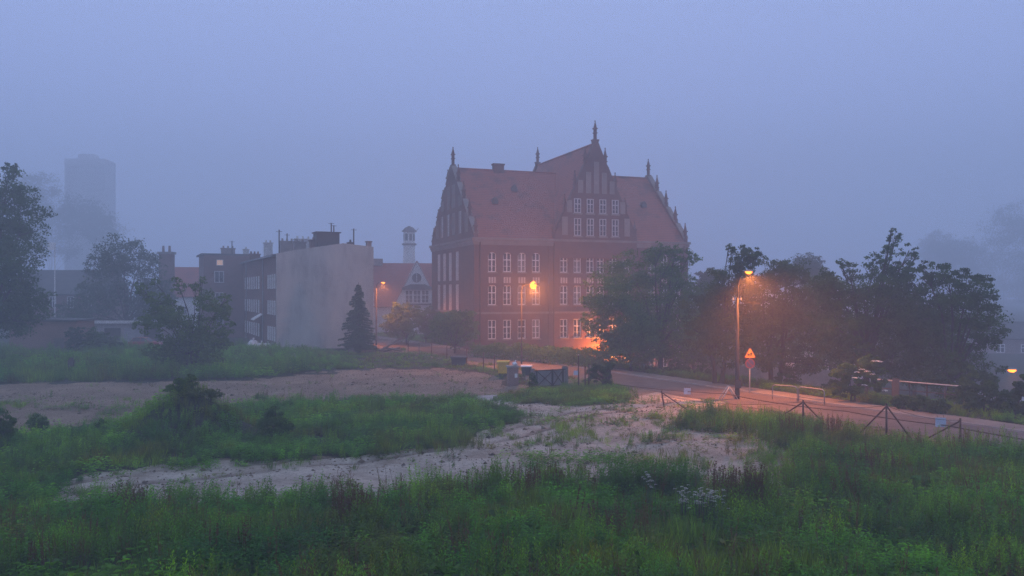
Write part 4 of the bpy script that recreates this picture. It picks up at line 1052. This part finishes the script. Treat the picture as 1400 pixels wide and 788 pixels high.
for (x,y) in ((1170,508),(1185,507),(1192,511),(1199,493),(1203,494),(1176,504),(1181,526),(1194,493),(1208,533),(1168,516)):
    q=Pd(x,y,56.0); loc=(q[0]-eb.location.x,-1.0-rng.uniform(0,.4),q[2]-eb.location.z)
    n=40; a=rng.uniform(0,6.28,n); r_=np.sqrt(rng.random(n))*.20; P=np.stack([loc[0]+r_*np.cos(a),loc[1]+r_*np.sin(a),loc[2]-r_*r_*1.2],-1)
    v,f=leaf_quads(P,.07,2.5,.9); mesh_np('blossom',v,f,None,M['blossom'],eb)
tree('bush','bush lit orange by the low lamp down the slope','bush',1312,58,[(1312,526,14),(1326,512,11),(1302,540,11),(1322,532,11)],5000,.18,'yellow','bushes along the far footway',.06,stems=3)
tree('bush','dark round bush at the right under the flat roofed shed','bush',1350,52,[(1345,542,22),(1368,548,16),(1325,550,15),(1350,528,13)],6000,.18,'dark','bushes along the far footway',.06,stems=3)
tree('bush','dark bush cut by the right edge below the low lamp','bush',1396,50,[(1408,524,18),(1402,548,22),(1386,562,14)],6000,.18,'dark','bushes along the far footway',.07,stems=3)
for i,(x,y,r_,lab) in enumerate(((1236,546,12,'low bush right of the elder with cream flowers'),(1258,551,12,'low bush left of the orange lit bush'),(1282,556,13,'low bush just below the orange lit bush'))):
    tree('bush',lab,'bush',x,53.5-i,[(x,y,r_),(x-9,y+5,r_*.7),(x+9,y+4,r_*.7)],2600,.16,'dark','bushes along the far footway',.05,stems=2)
tree('bush','round bush under the trees just behind the left railing','bush',1075,69.3,[(1075,519,11),(1064,524,9),(1086,523,9)],2600,.18,'dark','bushes along the far footway',.05,stems=2)
tree('bush','bush under the trees left of the elder','bush',1140,65.1,[(1140,528,11),(1129,533,9),(1151,532,9)],2600,.18,'dark','bushes along the far footway',.05,stems=2)
tree('bush','low bush under the trees left of the concrete lamp pole','bush',960,75.4,[(960,508,11),(949,513,9),(971,512,9)],2600,.18,'dark','bushes along the far footway',.05,stems=2)
tree('bush','low bush at the foot of the broad school tree','bush',925,78.5,[(925,503,11),(914,508,9),(936,507,9)],2600,.18,'dark','bushes along the far footway',.05,stems=2)
# right roadside wall with its pillar
M['wall_dark']=mottled('dark_wall',(.07,.055,.05),(.13,.10,.085),.8,.9)
rw=thing('rail_fence','thin pale rail fence with a stubby pillar beyond the street, right of the elder bush','fence',(0,0,0))
a=Pd(1198,516,60); c=Pd(1345,532,54.5)
MB().tube([(a[0],a[1],1.3),(c[0],c[1],1.3)],.045,6).build('rail',M['white_dull'],rw); MB().tube([(a[0],a[1],.7),(c[0],c[1],.7)],.03,6).build('rail',M['rust'],rw)
for k in range(7):
    u=k/6; x=a[0]+(c[0]-a[0])*u; y=a[1]+(c[1]-a[1])*u+.06; MB().tube([(x,y,gz(x,y)-.2),(x,y,1.36)],.04,6).build('post',M['rust'],rw)
q=Pd(1225,536,58.4); MB().cbox((q[0],q[1],.2),(.42,.42,2.6),-.5).build('pillar',M['wall_dark'],rw)
# hedge in front of the school
hd=thing('hedge','overgrown dark hedge along the foot of the school front','hedge',(0,0,0))
P=[]
for k in range(9000):
    u=rng.random(); px=646+u*190; d_=98-u*17; yb=HY+F*(H+.2)/d_; hgt=(1.2+.9*vnoise(u*14,0,1.,31)); x=(px-700)/F*d_
    P.append((x+rng.normal(0,.35),d_+rng.normal(0,.8),rng.random()**.7*hgt+gz(x,d_)))
v,f=leaf_quads(np.array(P),.24); mesh_np('foliage',v,f,np.repeat(tint(len(P),'mid',np.array([float(vnoise(p[0],p[1],.6,33)) for p in P])),4,0),M['leaf'],hd)
b=MB()
for k in range(40):
    u=(k+.5)/40; px=646+u*190; d_=98-u*17; x=(px-700)/F*d_; b.tube([(x,d_,-.3+gz(x,d_)),(x+rng.normal(0,.1),d_,.9+gz(x,d_))],[.04,.02],5)
b.build('stems',M['bark'],hd)
# spruce
def spruce(label,px,yb,yt,d,wpx):
    x=(px-700)/F*d; bz=gz(x,d); h=Pd(px,yt,d)[2]-bz; w=wpx*d/F/2
    t=thing('spruce_tree',label,'spruce',(x,d,bz),0)
    MB().tube([(0,0,-.2),(0,0,h*.5),(0,0,h)],[.17,.10,.015],8).build('trunk',M['bark'],t,True)
    Ps=[];S=[];br=MB()
    z=h*.10
    while z<h*.97:
        rr=w*(1-(z/h))**.85*1.0+.12; nb=int(7+4*(1-z/h))
        for k in range(nb):
            a=rng.uniform(0,6.28); L=rr*rng.uniform(.65,1.15); m=int(30+110*L)
            s=rng.random(m)**.7; droop=-.30*L*s**1.2+.10*L*s**3
            wd=(.28*L*(1-s*.75)+.05)*rng.uniform(-1,1,m)
            Ps.append(np.stack([s*L*math.cos(a)-wd*math.sin(a),s*L*math.sin(a)+wd*math.cos(a),z+droop+rng.normal(0,.05,m)],-1)); S.append(np.full(m,rng.random()))
            br.tube([(0,0,z),(L*.85*math.cos(a),L*.85*math.sin(a),z-.22*L)],[.025,.008],4,False)
        z+=.24+.10*(1-z/h)
    P=np.concatenate(Ps); v,f=leaf_quads(P,.19,.35,.4); mesh_np('crown',v,f,np.repeat(tint(len(P),'spruce',np.concatenate(S)),4,0),M['leaf'],t)
    br.build('branches',M['bark'],t)
spruce('single dark spruce standing in front of the blank grey gable wall',490,481,386,104,58)
# shrubs on the open lot
GS='shrubs on the lot'
def lot_shrub(label,px,yb,blobs,n,ls,pal,st=3):
    a=G(px,yb); return tree('shrub',label,'shrub',px,a[1],blobs,n,ls,pal,GS,.035,stems=st,clump=.46,depth=.8)
lot_shrub('tangled green shrub crowning the overgrown mound',252,598,[(250,528,12),(262,520,9),(243,540,16),(228,552,14),(262,545,15)],7000,.13,'yellow')
lot_shrub('brownish dry shrub on the right flank of the overgrown mound',285,598,[(282,546,15),(296,540,8),(300,556,12),(270,562,15)],3600,.10,'brown')
lot_shrub('dark creeping shrub on the left flank of the overgrown mound',222,597,[(214,565,14),(205,575,14),(228,572,14),(240,585,14)],5000,.12,'mid')
lot_shrub('dark dense shrub right of the overgrown mound',376,606,[(377,566,14),(372,582,18),(386,584,14),(380,596,14)],5500,.11,'mid')
lot_shrub('small rounded shrub at the edge of the sand on the left',52,592,[(52,572,9),(50,582,11),(57,583,9)],2600,.10,'mid')
lot_shrub('dark shrub cut by the left edge of the view',4,612,[(2,572,15),(8,588,16),(-8,595,18),(14,602,12)],5000,.11,'mid')
lot_shrub('small tuft of a shrub between the sand and the mound',142,600,[(140,582,9),(136,588,9),(146,590,9)],2200,.10,'mid')
lot_shrub('small leafy shrub just left of the overgrown mound',178,597,[(178,580,8),(172,587,9),(184,588,9)],2000,.10,'yellow')
st_=tree('ivy_stump','old trunk smothered in ivy at the lot entrance','ivy stump',829,66,[(829,507,8),(828,516,8),(830,526,8),(818,505,10),(808,508,8),(834,500,6),(812,516,7),(826,534,9)],7000,.13,'dark','shrubs at the entrance',.24,stems=1,clump=.45,depth=.5)
tree('shrub','thin dark shrub at the foot of the two close posts','shrub',802,68,[(803,523,6),(799,528,6)],1200,.12,'dark','shrubs at the entrance',.03,stems=2)
tree('shrub','dark creeper hanging on the left post of the sheet gate','shrub',727,66.2,[(728,515,5),(729,522,6),(727,527,5)],1200,.12,'dark','shrubs at the entrance',.03,stems=2,depth=.4)

# ------------------------------------------------------------------ weeds and grass (one mass each)
def tmpl(kind, r):
    """template plant: list of quads as base, side, tip, side"""
    V=[];C=[]
    def leaf(p,d,L,w,droop=.25,shade=1.0,mixc=0):
        p=np.array(p,float); d=np.array(d,float); d/=np.linalg.norm(d); s=np.cross(d,(0,0,1)); s/= (np.linalg.norm(s)+1e-9)
        m=p+d*L*.5; tip=p+d*L-np.array((0,0,droop*L)); V.extend([p,m+s*w/2,tip,m-s*w/2]); C.extend([(shade*r.uniform(.75,1.25),mixc)]*4)
    def stem(p0,p1,w):
        p0=np.array(p0,float); p1=np.array(p1,float); a=r.uniform(0,6.28); s=np.array((math.cos(a),math.sin(a),0))*w
        V.extend([p0-s,p0+s,p1+s*.5,p1-s*.5]); C.extend([(.8,.5)]*4)
    if kind=='mugwort':
        for st in range(r.integers(3,6)):
            bx,by=r.normal(0,.12,2); h=r.uniform(.65,1.0); lx,ly=r.normal(0,.10,2); stem((bx,by,0),(bx+lx,by+ly,h),.006)
            nl=11
            for i in range(nl):
                u=.18+.82*i/(nl-1); a=i*2.4+r.uniform(0,1); L=.21*(1-u*.58)*r.uniform(.8,1.2)
                for q in range(2):
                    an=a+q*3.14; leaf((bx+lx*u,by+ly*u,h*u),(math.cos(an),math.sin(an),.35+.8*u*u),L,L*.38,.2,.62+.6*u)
    elif kind=='goldenrod':
        for st in range(r.integers(2,5)):
            bx,by=r.normal(0,.10,2); h=r.uniform(.75,1.05); lx,ly=r.normal(0,.07,2); stem((bx,by,0),(bx+lx,by+ly,h),.006)
            for i in range(20):
                u=.15+.85*i/19; an=i*2.4+r.uniform(0,.6); L=.18*(1-.5*u)
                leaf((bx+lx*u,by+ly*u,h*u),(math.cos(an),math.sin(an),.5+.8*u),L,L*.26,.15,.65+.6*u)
    elif kind=='nettle':
        for st in range(r.integers(4,7)):
            bx,by=r.normal(0,.16,2); h=r.uniform(.45,.8); stem((bx,by,0),(bx,by,h),.005)
            for i in range(6):
                u=.3+.7*i/5; a=i*1.57+st
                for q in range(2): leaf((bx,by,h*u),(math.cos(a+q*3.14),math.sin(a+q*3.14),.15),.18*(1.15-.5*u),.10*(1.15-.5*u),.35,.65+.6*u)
    elif kind=='grass':
        for i in range(26):
            bx,by=r.normal(0,.12,2); a=r.uniform(0,6.28); h=r.uniform(.35,1.0)
            leaf((bx,by,0),(math.cos(a)*.35,math.sin(a)*.35,1),h,.022,.12,r.uniform(.8,1.3),r.random()*.25)
    elif kind=='dock':
        for st in range(r.integers(1,4)):
            bx,by=r.normal(0,.10,2); h=r.uniform(.85,1.1); stem((bx,by,0),(bx,by,h),.008)
            for i in range(26):
                u=.5+.5*r.random(); an=r.uniform(0,6.28); leaf((bx,by,h*u),(math.cos(an),math.sin(an),.9),.075*(1.3-u*.6),.035,.1,.6,1.0)
        for i in range(8):
            an=r.uniform(0,6.28); leaf((0,0,.05+r.random()*.3),(math.cos(an),math.sin(an),.8),.34,.08,.3,.9)
    elif kind=='herb':
        for i in range(26):
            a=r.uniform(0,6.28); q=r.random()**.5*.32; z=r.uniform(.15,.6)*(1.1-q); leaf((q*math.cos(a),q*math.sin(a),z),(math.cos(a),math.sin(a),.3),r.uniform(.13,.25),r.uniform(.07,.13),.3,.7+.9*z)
    elif kind=='burdock':
        for i in range(12):
            a=r.uniform(0,6.28); e=r.uniform(.3,1.3); L=r.uniform(.30,.5); b_=(math.cos(a)*.12,math.sin(a)*.12,.15+.45*r.random()); leaf(b_,(math.cos(a),math.sin(a),e),L,L*.62,.35,r.uniform(.8,1.3))
        for i in range(3):
            a=r.uniform(0,6.28); stem((0,0,0),(math.cos(a)*.2,math.sin(a)*.2,.8),.012)
    elif kind=='stalk':
        for st in range(r.integers(3,7)):
            bx,by=r.normal(0,.10,2); h=r.uniform(.7,1.2); lx,ly=r.normal(0,.16,2); p=(bx+lx,by+ly,h); stem((bx,by,0),p,.007); C[-4:]=[(1.25,.85)]*4
            for i in range(7):
                u=r.uniform(.6,1); an=r.uniform(0,6.28); leaf((bx+lx*u,by+ly*u,h*u),(math.cos(an),math.sin(an),1.2),.09,.018,.0,1.4,.85)
    return np.array(V),np.array(C)
KINDS=('mugwort','goldenrod','nettle','grass','dock','herb','burdock','stalk')
TM={k:[tmpl(k,rng) for _ in range(5)] for k in KINDS}
GRN={'mugwort':(.078,.195,.018),'goldenrod':(.100,.225,.014),'nettle':(.064,.195,.013),'grass':(.112,.22,.024),'dock':(.078,.15,.016),'herb':(.086,.225,.013),'burdock':(.070,.175,.020),'stalk':(.13,.115,.06)}
BRN=np.array((.10,.055,.028))
class Field:
    def __init__(s): s.V=[];s.C=[]
    def put(s, kind, X, Y, scale, tintn):
        X=np.asarray(X);Y=np.asarray(Y)
        if len(X)==0: return
        var=rng.integers(0,5,len(X)); Z=tz(X,Y)
        for v in range(5):
            k=var==v
            if not k.any(): continue
            tv,tc=TM[kind][v]; n=k.sum(); a=rng.uniform(0,6.283,n); c,sn=np.cos(a),np.sin(a); sc=scale[k]
            lean=rng.normal(0,.10,(n,2))
            x=tv[None,:,0]*c[:,None]-tv[None,:,1]*sn[:,None]; y=tv[None,:,0]*sn[:,None]+tv[None,:,1]*c[:,None]; z=np.broadcast_to(tv[None,:,2],x.shape)
            wd=sc**.6
            P=np.stack([X[k][:,None]+x*wd[:,None]+z*lean[:,:1]*sc[:,None],Y[k][:,None]+y*wd[:,None]+z*lean[:,1:]*sc[:,None],Z[k][:,None]-.02+z*sc[:,None]],-1)
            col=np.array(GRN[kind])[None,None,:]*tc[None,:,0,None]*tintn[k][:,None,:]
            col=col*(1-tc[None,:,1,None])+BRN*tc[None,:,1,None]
            s.V.append(P.reshape(-1,3).astype(np.float32)); s.C.append(np.broadcast_to(col,P.shape).reshape(-1,3).astype(np.float32))
    def build(s,name,label,cat):
        V=np.concatenate(s.V);C=np.concatenate(s.C); f=np.arange(len(V)).reshape(-1,4)
        return tag(mesh_np(name,V,f,C,M['leaf']),label,cat,kind='stuff')
def scatter(x0,x1,y0,y1,dens):
    n=int((x1-x0)*(y1-y0)*dens); return rng.uniform(x0,x1,n),rng.uniform(y0,y1,n)
def patch_tint(X,Y):
    """natural patches: fresh yellow green, dull blue green, brownish"""
    a=fnoise(X,Y,.42,41)[:,None]; b=fnoise(X,Y,.5,47)[:,None]; c=fnoise(X,Y,1.3,53)[:,None]; j=rng.uniform(.7,1.3,(len(X),1))
    t=np.ones((len(X),3))*j*(.42+1.15*c)
    t=t*(1+np.clip((a-.53)*5,0,1)*np.array((.50,.34,.0))); t=t*(1-np.clip((.45-a)*5,0,1)*np.array((.45,.30,-.35)))
    w=np.clip((b-.57)*5,0,.8); t=t*(1-w)+w*np.array((1.5,.66,1.0))*j*(.6+.5*c)
    return t
fgx=[p[0] for p in FGEDGE]; fgy=[p[1] for p in FGEDGE]
def species(X,Y,weights,fieldobj,smin,smax,seed,mul=1.0):
    """plants of one kind grow together: choose the kind by noise"""
    sc=[fnoise(X,Y,.38,seed+7*i)+w+rng.normal(0,.05,len(X)) for i,(k,w) in enumerate(weights)]
    pick=np.argmax(np.stack(sc),0); tn=patch_tint(X,Y); hn=(.45+1.1*fnoise(X,Y,.62,seed+3))*mul
    for i,(k,w) in enumerate(weights):
        m_=pick==i; s=rng.uniform(smin,smax,m_.sum())*hn[m_]; fieldobj.put(k,X[m_],Y[m_],s,tn[m_])
fld=Field()
# near weeds
X,Y=scatter(-32,38,13,46,13); px,py=to_px(X,Y)
edge=np.interp(px,fgx,fgy)+(fnoise(X,Y,.7,61)-.5)*34+rng.normal(0,5,len(X))
k=(py>edge)&(np.abs(X)<(.75*Y+9))&(e_of(X,Y)<-9.3); X,Y=X[k],Y[k]
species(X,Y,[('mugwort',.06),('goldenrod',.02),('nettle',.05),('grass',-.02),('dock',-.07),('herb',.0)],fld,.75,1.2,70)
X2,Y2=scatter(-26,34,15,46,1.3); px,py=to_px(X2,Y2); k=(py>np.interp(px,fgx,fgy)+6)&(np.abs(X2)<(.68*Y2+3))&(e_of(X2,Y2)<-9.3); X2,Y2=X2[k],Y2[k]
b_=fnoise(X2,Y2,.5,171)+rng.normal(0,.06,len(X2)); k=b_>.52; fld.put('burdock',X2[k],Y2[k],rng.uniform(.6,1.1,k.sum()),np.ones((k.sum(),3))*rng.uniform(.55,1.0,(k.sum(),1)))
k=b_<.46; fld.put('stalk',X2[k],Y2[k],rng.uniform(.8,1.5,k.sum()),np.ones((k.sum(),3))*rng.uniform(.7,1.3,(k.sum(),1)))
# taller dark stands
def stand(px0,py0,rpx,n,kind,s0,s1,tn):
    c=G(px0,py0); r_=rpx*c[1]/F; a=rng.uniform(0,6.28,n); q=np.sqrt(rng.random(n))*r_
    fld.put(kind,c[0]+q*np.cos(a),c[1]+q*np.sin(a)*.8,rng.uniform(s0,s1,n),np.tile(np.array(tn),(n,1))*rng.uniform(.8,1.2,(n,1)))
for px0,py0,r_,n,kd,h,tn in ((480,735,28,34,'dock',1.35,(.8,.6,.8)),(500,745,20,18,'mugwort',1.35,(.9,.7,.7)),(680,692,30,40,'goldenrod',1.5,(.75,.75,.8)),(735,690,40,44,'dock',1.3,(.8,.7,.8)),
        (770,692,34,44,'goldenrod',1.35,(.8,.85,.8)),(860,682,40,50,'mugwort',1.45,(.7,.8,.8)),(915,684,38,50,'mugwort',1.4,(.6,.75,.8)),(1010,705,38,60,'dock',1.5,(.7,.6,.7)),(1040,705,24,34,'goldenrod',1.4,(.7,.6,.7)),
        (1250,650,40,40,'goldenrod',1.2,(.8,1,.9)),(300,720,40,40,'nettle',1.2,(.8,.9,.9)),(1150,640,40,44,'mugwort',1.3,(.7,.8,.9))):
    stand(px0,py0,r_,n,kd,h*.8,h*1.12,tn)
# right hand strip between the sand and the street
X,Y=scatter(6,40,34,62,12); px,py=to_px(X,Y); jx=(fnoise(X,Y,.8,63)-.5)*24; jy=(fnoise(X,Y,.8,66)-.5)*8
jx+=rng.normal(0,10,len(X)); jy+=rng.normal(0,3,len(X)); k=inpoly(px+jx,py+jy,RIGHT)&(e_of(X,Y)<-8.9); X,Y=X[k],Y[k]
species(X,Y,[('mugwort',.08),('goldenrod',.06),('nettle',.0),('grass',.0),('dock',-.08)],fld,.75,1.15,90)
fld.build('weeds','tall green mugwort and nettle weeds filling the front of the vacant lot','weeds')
# middle patch and mound
fld=Field()
X,Y=scatter(-48,4,30,66,13); px,py=to_px(X,Y); jx=(fnoise(X,Y,.8,63)-.5)*24; jy=(fnoise(X,Y,.8,66)-.5)*8
jx+=rng.normal(0,10,len(X)); jy+=rng.normal(0,3.5,len(X)); k=inpoly(px+jx,py+jy,MID); X,Y=X[k],Y[k]
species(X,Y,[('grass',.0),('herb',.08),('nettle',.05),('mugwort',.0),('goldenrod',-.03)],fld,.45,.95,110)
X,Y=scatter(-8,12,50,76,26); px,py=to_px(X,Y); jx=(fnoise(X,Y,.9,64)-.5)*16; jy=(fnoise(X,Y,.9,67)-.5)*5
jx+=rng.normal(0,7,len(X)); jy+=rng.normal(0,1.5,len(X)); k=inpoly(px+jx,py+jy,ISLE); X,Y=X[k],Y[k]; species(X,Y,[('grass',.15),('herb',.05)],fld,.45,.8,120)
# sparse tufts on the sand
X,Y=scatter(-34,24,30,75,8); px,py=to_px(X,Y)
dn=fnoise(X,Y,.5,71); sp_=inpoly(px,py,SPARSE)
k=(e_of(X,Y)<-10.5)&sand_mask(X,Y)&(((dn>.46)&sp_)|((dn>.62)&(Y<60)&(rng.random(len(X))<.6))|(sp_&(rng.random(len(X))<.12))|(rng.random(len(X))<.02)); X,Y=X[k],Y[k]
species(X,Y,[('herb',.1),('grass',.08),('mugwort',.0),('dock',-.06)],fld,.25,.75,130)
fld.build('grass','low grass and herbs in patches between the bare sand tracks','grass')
# back strip in front of the houses and along the fence
fld=Field()
X,Y=scatter(-78,2,66,108,5.0); px,py=to_px(X,Y); jx=(fnoise(X,Y,.5,63)-.5)*16; jy=(fnoise(X,Y,.5,66)-.5)*4
k=(inpoly(px+jx,py+jy,BACK)|inpoly(px,py,STRIP))&(e_of(X,Y)<-9.0); X,Y=X[k],Y[k]
species(X,Y,[('herb',.08),('nettle',.06),('mugwort',.04),('grass',.03)],fld,.8,1.7,140,np.interp(to_px(X,Y)[0],[380,500],[1,.28]))
# verge beyond the footway
t_=rng.uniform(-30,120,5200); e__=rng.uniform(.2,9,5200)*rng.uniform(.3,1,5200); X=EX+e__*NX+t_*UX; Y=EY+e__*NY+t_*UY
k=(Y>20); X,Y=X[k],Y[k]; species(X,Y,[('herb',.06),('grass',.12),('nettle',.0)],fld,.4,.9,150)
# ragged near edge of the road
t_=rng.uniform(-20,75,900); e__=-8.4-np.abs(rng.normal(0,.6,900)); X=EX+e__*NX+t_*UX; Y=EY+e__*NY+t_*UY
px,py=to_px(X,Y); k=(fnoise(X,Y,.5,77)>.5)&~((px>835)&(px<960)); X,Y=X[k],Y[k]; species(X,Y,[('grass',.1),('herb',.05)],fld,.3,.7,160)
fld.build('undergrowth','rough undergrowth below the houses and along the street verges','undergrowth')
# stones and clods on the sand
X,Y=scatter(-40,26,28,92,9); px,py=to_px(X,Y)
k=sand_mask(X,Y)&(e_of(X,Y)<-9.6)&(fnoise(X,Y,.6,83)+rng.normal(0,.08,len(X))>.47); X,Y=X[k],Y[k]; n=len(X)
q=rng.uniform(.02,.075,n)*np.where(rng.random(n)<.05,2.4,1); Z=tz(X,Y)
oct_=np.array([(1,0,0),(0,1,0),(-1,0,0),(0,-1,0),(0,0,.8),(0,0,-.5)]); fo=np.array([(0,1,4),(1,2,4),(2,3,4),(3,0,4),(1,0,5),(2,1,5),(3,2,5),(0,3,5)])
VV=(oct_[None]*q[:,None,None]*rng.uniform(.6,1.4,(n,6,1))); a=rng.uniform(0,6.28,n); c_,s_=np.cos(a)[:,None],np.sin(a)[:,None]
VV=np.stack([VV[...,0]*c_-VV[...,1]*s_+X[:,None],VV[...,0]*s_+VV[...,1]*c_+Y[:,None],VV[...,2]+Z[:,None]],-1).reshape(-1,3)
FF=(fo[None]+(np.arange(n)*6)[:,None,None]).reshape(-1,3)
cl=np.repeat(np.array((.17,.14,.11))*rng.uniform(.45,1.6,(n,1)),6,0)
tag(mesh_np('rubble',VV,FF,cl,M['leaf']),'small stones and clods of earth strewn over the bare sand','rubble',kind='stuff')
# white flowering plant
def flower_clump(label,px,py,w,n,hh):
    a=G(px,py); z=gz(a[0],a[1]); t=thing('flowering_plant',label,'wildflower',(a[0],a[1],z),0,'white wildflowers in the weeds')
    st=MB(); fl=MB(); r_=w*a[1]/F
    for k in range(n):
        x,y=rng.normal(0,r_*.42),rng.normal(0,.25); h=hh*rng.uniform(.74,1.12)
        st.tube([(x*.7,y,0),(x,y,h)],[.008,.005],4,False)
        c=np.array((x,y,h)); q=.054
        fl.add([tuple(c+np.array((q*math.cos(a_),q*math.sin(a_)*.8,q*.3*math.sin(a_*2)-.02*math.sin(a_)))) for a_ in np.linspace(0,6.28,8)[:-1]],[tuple(range(7))])
    st.build('stems',M['bark'] if False else M['stem'],t); fl.build('blossom',M['blossom'],t)
M['stem']=mottled('green_stem',(.04,.07,.025),(.06,.10,.035),4.,.8)
flower_clump('largest patch of white wildflowers, in front of the dark tall weeds',966,732,26,80,1.30)
flower_clump('smaller patch of white wildflowers just left of the largest one',934,728,12,26,1.30)
flower_clump('few pale flower heads on tall weeds, farthest left of the white wildflowers',887,716,9,16,1.55)

# ------------------------------------------------------------------ fog, sky, lights, camera
HAZE=.0036
hz=MB().box(-520,520,-50,520,-9,90).build('haze',None)
m=bpy.data.materials.new('fog'); m.use_nodes=True; nt=m.node_tree; nt.nodes.remove(nt.nodes['Principled BSDF'])
v=N(nt,'ShaderNodeVolumePrincipled'); v.inputs['Density'].default_value=HAZE; v.inputs['Color'].default_value=(.84,.92,1,1); v.inputs['Anisotropy'].default_value=.2
nt.links.new(v.outputs[0],nt.nodes['Material Output'].inputs['Volume']); hz.data.materials.append(m)
tag(hz,'even blue morning fog lying over the whole place','fog',kind='stuff')

w=bpy.data.worlds.new('World'); S.world=w; w.use_nodes=True; nt=w.node_tree; bg_=nt.nodes['Background']
sk=N(nt,'ShaderNodeTexSky'); sk.sky_type='NISHITA'; sk.sun_disc=False; sk.sun_elevation=R(4); sk.sun_rotation=R(160); sk.dust_density=1.0; sk.ozone_density=3.0
tc=N(nt,'ShaderNodeTexCoord'); sx=N(nt,'ShaderNodeSeparateXYZ'); nt.links.new(tc.outputs['Generated'],sx.inputs[0])
over=ramp(nt,sx.outputs[2],[(0.0,(2.3,3.2,6.3)),(.22,(3.2,4.1,7.9)),(.55,(4.0,4.9,8.0)),(1.0,(4.4,5.2,7.8))])
mx=N(nt,'ShaderNodeMix',data_type='RGBA'); mx.inputs['Factor'].default_value=.93
nt.links.new(sk.outputs[0],mx.inputs['A']); nt.links.new(over,mx.inputs['B']); nt.links.new(mx.outputs['Result'],bg_.inputs[0]); bg_.inputs[1].default_value=.1
sun=bpy.data.lights.new('sun','SUN'); sun.energy=.12; sun.angle=R(60); sun.color=(1,.93,.86)
so=bpy.data.objects.new('sun',sun); COL.objects.link(so); so.rotation_euler=(R(50),0,R(-25))

cd=bpy.data.cameras.new('camera'); co=bpy.data.objects.new('camera',cd); COL.objects.link(co); S.camera=co
co.location=(0,0,H); co.rotation_euler=(R(90),0,0); cd.sensor_width=36; cd.lens=36*F/1400; cd.shift_y=6/1400; cd.clip_end=3000; cd.clip_start=.1
S.view_settings.view_transform='Standard'; S.view_settings.look='None'; S.view_settings.gamma=1; S.view_settings.exposure=.42
S.cycles.use_denoising=True; S.cycles.denoiser='OPENIMAGEDENOISE'; S.cycles.denoising_input_passes='RGB_ALBEDO_NORMAL'; S.cycles.denoising_prefilter='NONE'
S.cycles.max_bounces=6; S.cycles.diffuse_bounces=3; S.cycles.glossy_bounces=2; S.cycles.transmission_bounces=2; S.cycles.volume_bounces=2; S.cycles.transparent_max_bounces=4
S.cycles.sample_clamp_indirect=2.0; S.cycles.sample_clamp_direct=12.0
S.cycles.use_adaptive_sampling=True; S.cycles.adaptive_threshold=.008
